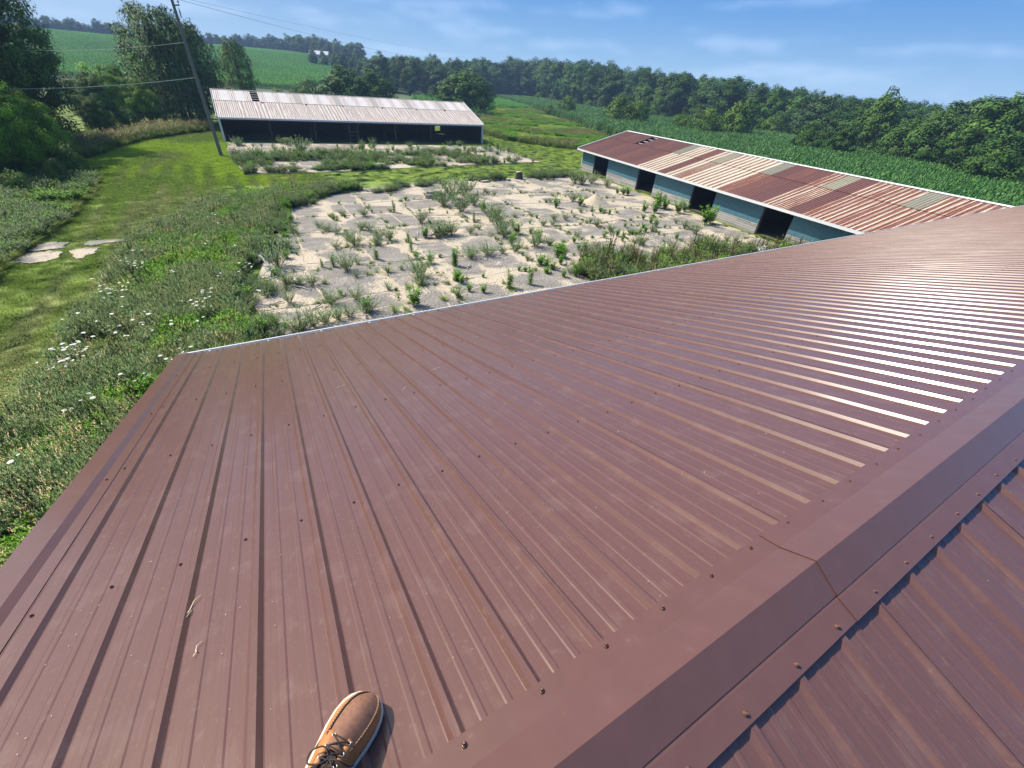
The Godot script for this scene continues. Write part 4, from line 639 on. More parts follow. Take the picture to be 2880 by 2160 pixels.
func build_barn() -> void:
	var barn := base("pole_barn")
	tag(barn, "long barn with brown ribbed metal roof filling the foreground", "barn")
	var W := S * 4.0
	var n_pan := 37
	var x_end := -W + n_pan * W
	for k in 3:
		M["panel_f%d" % k] = roof_panel(RV, RN, -0.12, ROOF_L, 100 + k)
		M["panel_b%d" % k] = roof_panel(BV, BN, -0.12, ROOF_L, 200 + k)
	for k in n_pan:
		put("roof_panel", M["panel_f%d" % ((k * 7 + k / 3) % 3)], barn, Transform3D(Basis.IDENTITY, RO + Vector3(-W + k * W, 0, 0)))
	for k in n_pan:
		put("roof_panel", M["panel_b%d" % ((k * 5 + k / 3) % 3)], barn, Transform3D(Basis.IDENTITY, BO + Vector3(-W + k * W, 0, 0)))
	# ridge cap in ten-foot lengths, the ends lapped
	var cuts := [-0.97, 1.74, 4.78, 7.82, 10.86, 13.9, 16.94, 19.98, 23.02, 26.06, 29.1, 32.0]
	for k in cuts.size() - 1:
		var m := MB.new()
		var lift := 0.0045 if k % 2 == 1 else 0.0
		var prof := []
		for e in [[0.022, 0.0225], [0.0215, 0.0245], [-0.054, 0.0245], [-0.060, 0.0265]]: prof.append(RO + RV * e[0] + RN * (e[1] + lift))
		var apex := RO + v3(0, 0.145 * tan(SLOPE) + 0.056 + lift, 0.145)
		prof.append(apex)
		for e in [[-0.060, 0.0265], [-0.056, 0.0225], [-0.049, 0.0235], [0.0215, 0.0235], [0.022, 0.0215]]: prof.append(BO + BV * e[0] + BN * (e[1] + lift))
		var x0: float = cuts[k] - (0.06 if k > 0 else 0.0)
		var x1: float = cuts[k + 1]
		for q in prof.size() - 1:
			var nn: Vector3 = (prof[q + 1] - prof[q]).cross(Vector3.RIGHT).normalized()
			if nn.y < 0: nn = -nn
			m.quad(prof[q] + Vector3(x0, 0, 0), prof[q] + Vector3(x1, 0, 0), prof[q + 1] + Vector3(x1, 0, 0), prof[q + 1] + Vector3(x0, 0, 0), Color.WHITE, nn)
			m.quad(prof[q] + Vector3(x0, -0.0015, 0), prof[q] + Vector3(x1, -0.0015, 0), prof[q + 1] + Vector3(x1, -0.0015, 0), prof[q + 1] + Vector3(x0, -0.0015, 0), Color.WHITE, -nn)
			m.quad(prof[q] + Vector3(x0, 0, 0), prof[q + 1] + Vector3(x0, 0, 0), prof[q + 1] + Vector3(x0, -0.0015, 0), prof[q] + Vector3(x0, -0.0015, 0), Color.WHITE, Vector3.LEFT)
		put("ridge_cap", m.mesh(M.brown_trim), barn)
	# rake trim down both edges of the gable
	for side in 2:
		var o := RO if side == 0 else BO
		var vd := RV if side == 0 else BV
		var nd := RN if side == 0 else BN
		var m := MB.new()
		var pr := [[-0.955, -0.10], [-0.955, 0.026], [-0.842, 0.026], [-0.812, 0.0055], [-0.757, 0.0055], [-0.757, 0.001]]
		for q in pr.size() - 1:
			var st := 24
			for t in st:
				var ends := []
				for w in [[q, t], [q + 1, t], [q + 1, t + 1], [q, t + 1]]:
					var vv: float = lerpf(0.03, ROOF_L + 0.03, float(w[1]) / st)
					var wob: float = 0.003 * nz.get_noise_2d(vv * 90.0, w[0] * 30.0) if w[0] in [1, 2] else 0.0
					ends.append(o + Vector3(pr[w[0]][0], 0, 0) + vd * vv + nd * (pr[w[0]][1] + wob))
				m.quad(ends[0], ends[1], ends[2], ends[3], Color.WHITE, Vector3.ZERO)
		put("rake_trim", m.mesh(M.brown_trim), barn)
	# screws: the nearest ones singly, the rest together
	var field := screw_mesh(0.0068, 0.0046, 0.0078)
	var ridge := screw_mesh(0.0078, 0.0052, 0.0095)
	var all := []
	var bf := Basis(Vector3.RIGHT, -SLOPE)
	var bb := Basis(Vector3.RIGHT, SLOPE)
	rng.seed = 5
	for k in range(-3, int((x_end) / S)):
		all.append([ridge, Transform3D(bf, RO + Vector3(k * S + rr(-0.006, 0.006), 0, 0) + RN * 0.0255 + RV * rr(-0.006, 0.004))])
		all.append([ridge, Transform3D(bb, BO + Vector3(k * S + rr(-0.006, 0.006), 0, 0) + BN * 0.0245 + BV * rr(-0.006, 0.004))])
		for vv in [1.235, 2.477, 3.643, 4.844, 5.70]:
			all.append([field, Transform3D(bf, RO + Vector3(k * S - 0.0533 + rr(-0.006, 0.006), 0, 0) + RN * 0.001 + RV * (vv + rr(-0.012, 0.012)))])
			all.append([field, Transform3D(bb, BO + Vector3(k * S + 0.0533, 0, 0) + BN * 0.001 + BV * vv)])
	for vv in [1.1, 2.35, 3.5, 4.7]:
		all.append([field, Transform3D(bf, RO + Vector3(-0.79, 0, 0) + RN * 0.006 + RV * vv)])
	var eye := $camera.position as Vector3
	all.sort_custom(func(a, b): return a[1].origin.distance_to(eye) < b[1].origin.distance_to(eye))
	var rest := {field: [], ridge: []}
	for k in all.size():
		if k < 290: put("screw", all[k][0], barn, all[k][1])
		else: rest[all[k][0]].append(all[k][1])
	tag(many("screws", field, rest[field], [], barn), "", "", "", "stuff")
	tag(many("screws", ridge, rest[ridge], [], barn), "", "", "", "stuff")
	# white gutter along the eave
	var ey := RO + RV * ROOF_L
	var gm := MB.new()
	var gp := [v3(0, -0.035, 0.005), v3(0, -0.13, 0.005), v3(0, -0.13, -0.075), v3(0, -0.095, -0.105), v3(0, -0.030, -0.108), v3(0, -0.026, -0.120), v3(0, -0.034, -0.124)]
	for q in gp.size() - 1:
		gm.quad(ey + gp[q] + Vector3(-0.95, 0, 0), ey + gp[q] + Vector3(x_end, 0, 0), ey + gp[q + 1] + Vector3(x_end, 0, 0), ey + gp[q + 1] + Vector3(-0.95, 0, 0))
	for xx in [-0.951, x_end]:
		for q in range(1, 4):
			gm.quad(ey + gp[0] + Vector3(xx, 0, 0), ey + gp[q] + Vector3(xx, 0, 0), ey + gp[q + 1] + Vector3(xx, 0, 0), ey + gp[0] + Vector3(xx, 0, 0), Color.WHITE, Vector3.LEFT)
	put("gutter", gm.mesh(M.white_trim), barn)
	var muck := MB.new()
	muck.quad(ey + v3(-0.94, -0.118, 0.0), ey + v3(x_end, -0.118, 0.0), ey + v3(x_end, -0.118, -0.072), ey + v3(-0.94, -0.118, -0.072), Color.WHITE, Vector3.UP)
	put("gutter_silt", muck.mesh(M.gutter_in), barn)
	var hm := MB.new()
	hm.box(v3(0, -0.045, -0.05), v3(0.022, 0.004, 0.12))
	hm.box(v3(0, -0.041, -0.016), v3(0.030, 0.010, 0.020))
	var hang := hm.mesh(M.white_trim)
	var hx := -0.62
	while hx < x_end:
		put("gutter_hanger", hang, barn, Transform3D(Basis.IDENTITY, ey + Vector3(hx, 0, 0)))
		hx += S * 3.0
	# walls and gable
	var yb := ey.y - 0.10
	var z0 := ey.z + 0.25
	var z1 := 0.29 - z0
	var wm := MB.new()
	wm.box(v3((x_end - 0.8) * 0.5, yb * 0.5, z0), v3(x_end + 0.8, yb, 0.10))
	wm.box(v3((x_end - 0.8) * 0.5, yb * 0.5, z1), v3(x_end + 0.8, yb, 0.10))
	var nrib := int((x_end + 0.7) / S)
	for k in nrib:
		wm.box(v3(-0.6 + k * S, yb * 0.5, z0 - 0.055), v3(0.03, yb, 0.02))
	put("wall", wm.mesh(M.siding), barn)
	for xx in [-0.80, x_end - 0.05]:
		var e := MB.new()
		for s in [-1.0, 1.0]:
			var pts := [v3(xx + s * 0.04, 0, z0), v3(xx + s * 0.04, 0, z1), v3(xx + s * 0.04, yb, z1), v3(xx + s * 0.04, RIDGE_Y - 0.03, 0.145), v3(xx + s * 0.04, yb, z0)]
			e.quad(pts[0], pts[1], pts[2], pts[4], Color.WHITE, v3(s, 0, 0))
			e.tri(pts[4], pts[2], pts[3], v3(s, 0, 0), Color.WHITE)
		put("gable_wall", e.mesh(M.siding), barn)
	# chaff, seeds and straw blown over the roof
	rng.seed = 77
	var ch := MB.new()
	for k in 520:
		var uu := pow(rng.randf(), 1.6) * 7.0 - 0.6
		var vv := pow(rng.randf(), 1.3) * 4.6
		var on_back := rng.randf() < 0.22
		if on_back: vv = rng.randf() * 1.6
		var fd := BV if on_back else RV
		var fn := BN if on_back else RN
		var fo := BO if on_back else RO
		# only on the flats between the ribs
		var fr := fposmod(uu, S)
		if fr < 0.04 or fr > S - 0.04: continue
		var an := rng.randf() * TAU
		var le := rr(0.0012, 0.0035) if rng.randf() < 0.92 else rr(0.006, 0.012)
		var a := Vector3.RIGHT * cos(an) + fd * sin(an)
		var b := a.cross(fn)
		ch.box(fo + Vector3(uu, 0, 0) + fd * vv + fn * 0.0042, v3(le, 0.001, minf(le, 0.0016)), Basis(a, fn, b), Color(0.62, 0.55, 0.43))
	tag(put("chaff", ch.mesh(M.field), self), "pale specks of chaff and seed scattered over the brown roof", "chaff", "", "stuff")
	for e in [[-0.225, 0.83, 0.16, 1.35], [-0.205, 0.93, 0.09, 1.2], [-0.166, 0.71, 0.05, 1.3], [1.42, 2.9, 0.11, 0.4], [1.05, 2.6, 0.08, 0.9], [0.62, 3.05, 0.09, 0.5]]:
		var st := MB.new()
		var pts := []
		for k in 5:
			var w = (k / 4.0 - 0.5) * e[2]
			pts.append(RO + Vector3(e[0] + cos(e[3]) * w + 0.006 * sin(k * 1.9), 0, 0) + RV * (e[1] + sin(e[3]) * w) + RN * (0.008 + 0.004 * sin(k * 2.3)))
		st.tube(pts, [0.0013, 0.0016, 0.0016, 0.0014, 0.0008], 5, Color(0.66, 0.56, 0.36))
		tag(put("straw", st.mesh(M.field)), "thin dry straw lying on the brown metal roof", "straw", "straws on the brown roof")

# ---------------------------------------------------------------- the shoe and the leg it belongs to
func build_person() -> void:
	var toe := RO + Vector3(0.296, 0, 0) + RV * 0.226 + RN * 0.004
	var ang := deg_to_rad(43.0)
	var fwd := (Vector3.RIGHT * cos(ang) + RV * sin(ang)).normalized()
	var rgt0 := fwd.cross(RN).normalized()
	# the foot is rolled on to its outer edge
	var roll := deg_to_rad(20.0)
	var UP_ := RN * cos(roll) + rgt0 * sin(roll)
	var rgt := rgt0 * cos(roll) - RN * sin(roll)
	toe += RN * 0.017 - rgt0 * 0.006
	var person := base("person")
	tag(person, "person out on the roof, only the brown leather boat shoe with dark laces in view", "person")
	var LN := 0.305
	# local: x right, y up from the roof, z forward from the heel
	var P := func(x: float, y: float, z: float) -> Vector3: return toe + fwd * (z - LN) + rgt * x + UP_ * y
	var shoe := base("shoe", Transform3D.IDENTITY, person)
	# outline of a right shoe's sole: half widths left and right at stations from heel to toe
	var st := [[0.0, 0.012, 0.012], [0.012, 0.028, 0.028], [0.05, 0.039, 0.037], [0.10, 0.042, 0.036], [0.15, 0.050, 0.040], [0.20, 0.058, 0.048], [0.235, 0.059, 0.050], [0.262, 0.054, 0.047], [0.280, 0.045, 0.040], [0.294, 0.030, 0.028], [0.3035, 0.012, 0.011]]
	var ring := func(grow: float, y: float, dz: float) -> Array:
		var o := []
		for e in st: o.append(P.call(-(e[1] + grow * 1.6), y, e[0] + dz * (e[0] / LN - 0.5) * 2.0))
		for k in range(st.size() - 1, -1, -1): o.append(P.call(st[k][2] + grow, y, st[k][0] + dz * (st[k][0] / LN - 0.5) * 2.0))
		return o
	var loft := func(m: MB, a: Array, b: Array, col: Color) -> void:
		var ce: Vector3 = P.call(0, 0.03, 0.16)
		for k in a.size():
			var k2 := (k + 1) % a.size()
			var nn: Vector3 = (a[k2] - a[k]).cross(b[k] - a[k]).normalized()
			if nn.dot(a[k] - ce) < 0: nn = -nn
			m.quad(a[k], a[k2], b[k2], b[k], col, nn)
	var sole := MB.new()
	var r0: Array = ring.call(0.004, 0.0, 0.003)
	var r1: Array = ring.call(0.0065, 0.008, 0.005)
	var r2: Array = ring.call(0.0055, 0.021, 0.004)
	var r3: Array = ring.call(0.001, 0.025, 0.001)
	loft.call(sole, r0, r1, Color(0.46, 0.37, 0.27)); loft.call(sole, r1, r2, Color(0.56, 0.47, 0.36)); loft.call(sole, r2, r3, Color(0.56, 0.47, 0.36))
	var sv := vert(0.7)
	put("sole", sole.smooth().mesh(sv), shoe)
	# upper: cross-sections lofted over the foot
	var leather := StandardMaterial3D.new()
	leather.albedo_texture = noise_tex(0.02, [[0.0, lin(0.27, 0.105, 0.034)], [0.5, lin(0.42, 0.165, 0.052)], [1.0, lin(0.50, 0.22, 0.08)]], 256, 5, 3)
	leather.uv1_triplanar = true; leather.uv1_scale = Vector3.ONE * 14.0
	leather.roughness = 0.55
	leather.normal_enabled = true; leather.normal_texture = bump_tex(0.15, 256, 3.0, 4); leather.normal_scale = 0.35
	var vampm := leather.duplicate() as StandardMaterial3D
	vampm.albedo_texture = noise_tex(0.02, [[0.0, lin(0.14, 0.066, 0.040)], [0.5, lin(0.205, 0.098, 0.058)], [1.0, lin(0.26, 0.13, 0.08)]], 256, 5, 6)
	vampm.roughness = 0.75
	var apron_m := leather.duplicate() as StandardMaterial3D
	apron_m.albedo_texture = noise_tex(0.02, [[0.0, lin(0.10, 0.045, 0.028)], [1.0, lin(0.20, 0.09, 0.05)]], 256, 5, 8)
	var hs := func(z: float) -> float: return table([[0.0, 0.072], [0.05, 0.078], [0.12, 0.086], [0.16, 0.083], [0.20, 0.070], [0.24, 0.058], [0.275, 0.048], [0.305, 0.034]], z)
	# side wall rising from the sole to the moccasin seam, then the plug (vamp) inside the seam
	var side := MB.new()
	var vamp := MB.new()
	var seam_l := []
	var seam_r := []
	var zs := []
	for k in 41: zs.append(0.303 * sin(k / 40.0 * PI * 0.5) if k > 0 else 0.0)
	zs = []
	for k in 45: zs.append(0.3035 * (1.0 - pow(1.0 - k / 44.0, 1.5)))
	var hw := func(z: float, s: float) -> float:
		var t := []
		for e in st: t.append([e[0], e[1] if s < 0 else e[2]])
		return table(t, z)
	var sect := func(z: float, s: float) -> Array:
		# points from the sole edge up to the seam on one side
		var w: float = hw.call(z, s)
		var h: float = hs.call(z)
		var o := []
		for q in [[1.0, 0.024], [1.03, 0.034], [1.0, 0.046], [0.90, 0.058], [0.74, 1.0]]:
			var y: float = q[1] if q[1] < 1.0 else h
			y = minf(y, h * (0.55 + 0.45 * (1.03 - q[0]) / 0.29) if q[1] < 1.0 else y)
			y = maxf(y, 0.023)
			o.append(P.call(s * w * q[0], y, z))
		return o
	for s in [-1.0, 1.0]:
		for k in zs.size() - 1:
			var a: Array = sect.call(zs[k], s)
			var b: Array = sect.call(zs[k + 1], s)
			for q in 4:
				var nn: Vector3 = (b[q] - a[q]).cross(a[q + 1] - a[q]).normalized()
				if nn.dot(rgt * s + UP_ * 0.5) < 0: nn = -nn
				side.quad(a[q], b[q], b[q + 1], a[q + 1], Color.WHITE, nn)
			if s < 0: seam_l.append(a[4])
			else: seam_r.append(a[4])
	# toe closure
	put("upper", side.smooth().mesh(leather), shoe)
	for k in zs.size() - 2:
		if zs[k] < 0.135: continue
		var prev := []
		for row in [k, k + 1]:
			var line := []
			for q in 9:
				var t := q / 8.0
				var p: Vector3 = seam_l[row].lerp(seam_r[row], t)
				p += UP_ * (0.016 * sin(PI * t) * ss(0.31, 0.24, zs[row]) + 0.004 * sin(PI * t) - 0.003)
				line.append(p)
			prev.append(line)
		for q in 8:
			var nn: Vector3 = (prev[1][q] - prev[0][q]).cross(prev[0][q + 1] - prev[0][q]).normalized()
			if nn.dot(UP_) < 0: nn = -nn
			vamp.quad(prev[0][q], prev[1][q], prev[1][q + 1], prev[0][q + 1], Color.WHITE, nn)
	put("vamp", vamp.smooth().mesh(vampm), shoe)
	# raised hand-sewn seam round the toe, with stitches
	var seam_pts := []
	for k in range(0, seam_l.size() - 1):
		if zs[k] > 0.165: seam_pts.append(seam_l[k] + UP_ * 0.001)
	for k in range(seam_r.size() - 2, -1, -1):
		if zs[k] > 0.15: seam_pts.append(seam_r[k] + UP_ * 0.001)
	var sm := MB.new()
	var rads := []
	for e in seam_pts: rads.append(0.0024)
	sm.tube(seam_pts, rads, 6)
	put("seam", sm.mesh(apron_m), shoe)
	var stch := MB.new()
	for k in range(0, seam_pts.size() - 1):
		stch.box(seam_pts[k] + UP_ * 0.0022, v3(0.0011, 0.0009, 0.0030), Basis(fwd, UP_, rgt), Color(0.36, 0.26, 0.16))
	put("stitching", stch.mesh(sv), shoe)
	# eyestay flaps, tongue, eyelets, laces
	for s in [-1.0, 1.0]:
		var fl := MB.new()
		for k in 10:
			var z0 := 0.085 + k * 0.0092
			var z1 := z0 + 0.0092
			var row := []
			for z in [z0, z1]:
				var w: float = hw.call(z, s)
				var h: float = hs.call(z)
				row.append([P.call(s * w * 0.80, h - 0.004, z), P.call(s * w * 0.62, h + 0.007, z), P.call(s * (0.014 + 0.05 * (0.178 - z) * 0.4), h + 0.0125, z)])
			for q in 2:
				var nn: Vector3 = (row[1][q] - row[0][q]).cross(row[0][q + 1] - row[0][q]).normalized()
				if nn.dot(UP_) < 0: nn = -nn
				fl.quad(row[0][q], row[1][q], row[1][q + 1], row[0][q + 1], Color.WHITE, nn)
				if q == 1:
					fl.quad(row[0][2], row[1][2], row[1][2] - UP_ * 0.003, row[0][2] - UP_ * 0.003, Color.WHITE, rgt * -s)
			if k == 9:
				fl.quad(row[1][1], row[1][2], row[1][2] - UP_ * 0.004, row[1][1] - UP_ * 0.006, Color.WHITE, fwd)
		put("eyestay", fl.smooth().mesh(leather), shoe)
	var tg := MB.new()
	for k in 8:
		var a := 0.07 + k * 0.014
		var b := a + 0.014
		var ya: float = hs.call(a) + 0.006
		var yb: float = hs.call(b) + 0.006
		tg.quad(P.call(-0.021, ya, a), P.call(0.021, ya, a), P.call(0.021, yb, b), P.call(-0.021, yb, b), Color.WHITE, UP_)
	put("tongue", tg.mesh(plain(Color(0.05, 0.028, 0.02), 0.85)), shoe)
	var em := MB.new()
	var eyel := {}
	for s in [-1.0, 1.0]:
		for k in 3:
			var z := 0.168 - k * 0.024
			var p: Vector3 = P.call(s * 0.0205, float(hs.call(z)) + 0.0125, z)
			eyel[Vector2i(int(s), k)] = p
			var pts := []
			var rd := []
			for q in 11:
				pts.append(p + (fwd * cos(TAU * q / 10.0) + rgt * sin(TAU * q / 10.0)) * 0.0036)
				rd.append(0.0011)
			em.tube(pts, rd, 5, Color.WHITE, false)
	put("eyelets", em.mesh(plain(Color(0.62, 0.58, 0.48), 0.3, 0.8)), shoe)
	var lm := MB.new()
	var lace := func(pts: Array) -> void:
		var cv := []
		var rd := []
		for k in pts.size() - 1:
			for f in 5:
				var t := f / 5.0
				var p0: Vector3 = pts[maxi(k - 1, 0)]
				var p3: Vector3 = pts[mini(k + 2, pts.size() - 1)]
				cv.append((pts[k] as Vector3).cubic_interpolate(pts[k + 1], p0, p3, t))
				rd.append(0.0017)
		cv.append(pts[-1]); rd.append(0.0017)
		lm.tube(cv, rd, 6)
	for k in 3:
		var a: Vector3 = eyel[Vector2i(-1, k)]
		var b: Vector3 = eyel[Vector2i(1, k)]
		lace.call([a - UP_ * 0.003, a + UP_ * 0.003 + rgt * 0.004, a.lerp(b, 0.5) + UP_ * 0.006, b + UP_ * 0.003 - rgt * 0.004, b - UP_ * 0.003])
		if k < 2:
			var c: Vector3 = eyel[Vector2i(1, k + 1)]
			lace.call([a + UP_ * 0.001, a.lerp(c, 0.5) + UP_ * 0.008, c + UP_ * 0.001])
			var d: Vector3 = eyel[Vector2i(-1, k + 1)]
			lace.call([b + UP_ * 0.001, b.lerp(d, 0.5) + UP_ * 0.0095, d + UP_ * 0.001])
	var kn: Vector3 = P.call(0.002, float(hs.call(0.125)) + 0.022, 0.122)
	lace.call([kn, kn + rgt * -0.022 + fwd * 0.012 + UP_ * 0.008, kn + rgt * -0.045 + fwd * -0.002 + UP_ * -0.004, kn + rgt * -0.036 - fwd * 0.022 + UP_ * -0.006, kn - fwd * 0.006])
	lace.call([kn, kn + rgt * -0.012 - fwd * 0.014 + UP_ * 0.004, kn + rgt * -0.030 - fwd * 0.034 - UP_ * 0.004, kn + rgt * -0.012 - fwd * 0.045 + UP_ * -0.002, kn - fwd * 0.01])
	lace.call([kn, kn + rgt * 0.02 + fwd * 0.004 + UP_ * 0.006, kn + rgt * 0.042 + fwd * 0.010 - UP_ * 0.010, kn + rgt * 0.050 + fwd * 0.022 - UP_ * 0.03])
	lace.call([kn, kn + rgt * 0.018 - fwd * 0.012 + UP_ * 0.005, kn + rgt * 0.036 - fwd * 0.03 - UP_ * 0.006, kn + rgt * 0.014 - fwd * 0.035, kn - fwd * 0.004])
	put("laces", lm.mesh(plain(Color(0.028, 0.02, 0.018), 0.8)), shoe)
	var tgm := MB.new()
	var wl: float = hw.call(0.165, -1.0)
	tgm.box(P.call(-wl * 1.035, 0.034, 0.165), v3(0.0015, 0.010, 0.030), Basis(rgt, (UP_ + rgt * 0.05).normalized(), fwd), Color(0.03, 0.03, 0.035))
	put("side_tag", tgm.mesh(sv), shoe)
	# ankle and trouser leg, out of the frame, as the wearer leans back towards the ridge
	var ank: Vector3 = P.call(0.0, 0.095, 0.055)
	var knee := ank + v3(-0.05, 0.36, 0.26)
	var sk := MB.new()
	sk.tube([P.call(0, 0.05, 0.06), ank, ank.lerp(knee, 0.2)], [0.033, 0.034, 0.038], 16, Color.WHITE)
	put("ankle", sk.mesh(plain(Color(0.42, 0.25, 0.18), 0.6)), person)
	var lg := MB.new()
	var pts := []
	var rd := []
	for k in 12:
		var t := k / 11.0
		pts.append(ank.lerp(knee, 0.26 + t * 0.9) + v3(0.004 * sin(k * 2.1), 0, 0.004 * cos(k * 1.7)))
		rd.append(lerpf(0.058, 0.078, ss(0, 0.6, t)) + 0.003 * sin(k * 2.7))
	lg.tube(pts, rd, 20, Color.WHITE)
	put("trouser_leg", lg.mesh(plain(Color(0.05, 0.065, 0.10), 0.9)), person)

# ---------------------------------------------------------------- the two old sheds
func corrugated(w: float, l: float, pitch: float, depth: float, mat: Material, kind := 0) -> ArrayMesh:
	# a sheet in its own x (across) and z (down), y up; kind 0 waves, 1 raised box ribs
	var m := MB.new()
	var pr := []
	var n := int(round(w / pitch))
	for k in n:
		var x := k * w / n
		var p := w / n
		if kind == 0:
			for f in 4: pr.append([x + p * f / 4.0, depth * (0.5 - 0.5 * cos(TAU * f / 4.0))])
		else:
			pr.append([x, depth]); pr.append([x + p * 0.12, depth]); pr.append([x + p * 0.24, 0.0]); pr.append([x + p * 0.76, 0.0]); pr.append([x + p * 0.88, depth])
	pr.append([w, 0.0 if kind == 0 else depth])
	for k in pr.size() - 1:
		var a: Array = pr[k]
		var b: Array = pr[k + 1]
		var uv := [Vector2(a[0] / w, 0), Vector2(b[0] / w, 0), Vector2(b[0] / w, 1), Vector2(a[0] / w, 1)]
		m.quad(v3(a[0], a[1], 0), v3(b[0], b[1], 0), v3(b[0], b[1], l), v3(a[0], a[1], l), Color.WHITE, v3(-(b[1] - a[1]), b[0] - a[0], 0).normalized(), uv)
		m.quad(v3(a[0], a[1] - 0.002, l), v3(b[0], b[1] - 0.002, l), v3(b[0], b[1], l), v3(a[0], a[1], l), Color.WHITE, v3(0, 0, 1), [uv[3], uv[2], uv[2], uv[3]])
	return m.mesh(mat)

func plank(l: float, h: float, t: float, seed_: int, mat: Material) -> ArrayMesh:
	# a weathered board: ragged lower and upper edges, slightly cupped
	var r := RandomNumberGenerator.new()
	r.seed = seed_
	var m := MB.new()
	var n := 7
	var top := []
	var bot := []
	for k in n + 1:
		top.append(h * 0.5 + r.randf_range(-0.006, 0.004)); bot.append(-h * 0.5 + r.randf_range(-0.005, 0.007))
	for k in n:
		var x0 := l * k / n
		var x1 := l * (k + 1) / n
		m.quad(v3(x0, bot[k], t), v3(x1, bot[k + 1], t), v3(x1, top[k + 1], t), v3(x0, top[k], t), Color.WHITE, v3(0, 0, 1))
		m.quad(v3(x0, top[k], t), v3(x1, top[k + 1], t), v3(x1, top[k + 1], 0), v3(x0, top[k], 0), Color.WHITE, v3(0, 1, 0))
		m.quad(v3(x0, bot[k], t), v3(x1, bot[k + 1], t), v3(x1, bot[k + 1], 0), v3(x0, bot[k], 0), Color.WHITE, v3(0, -1, 0))
	m.quad(v3(0, bot[0], 0), v3(0, bot[0], t), v3(0, top[0], t), v3(0, top[0], 0), Color.WHITE, v3(-1, 0, 0))
	m.quad(v3(l, bot[n], 0), v3(l, bot[n], t), v3(l, top[n], t), v3(l, top[n], 0), Color.WHITE, v3(1, 0, 0))
	return m.mesh(mat)

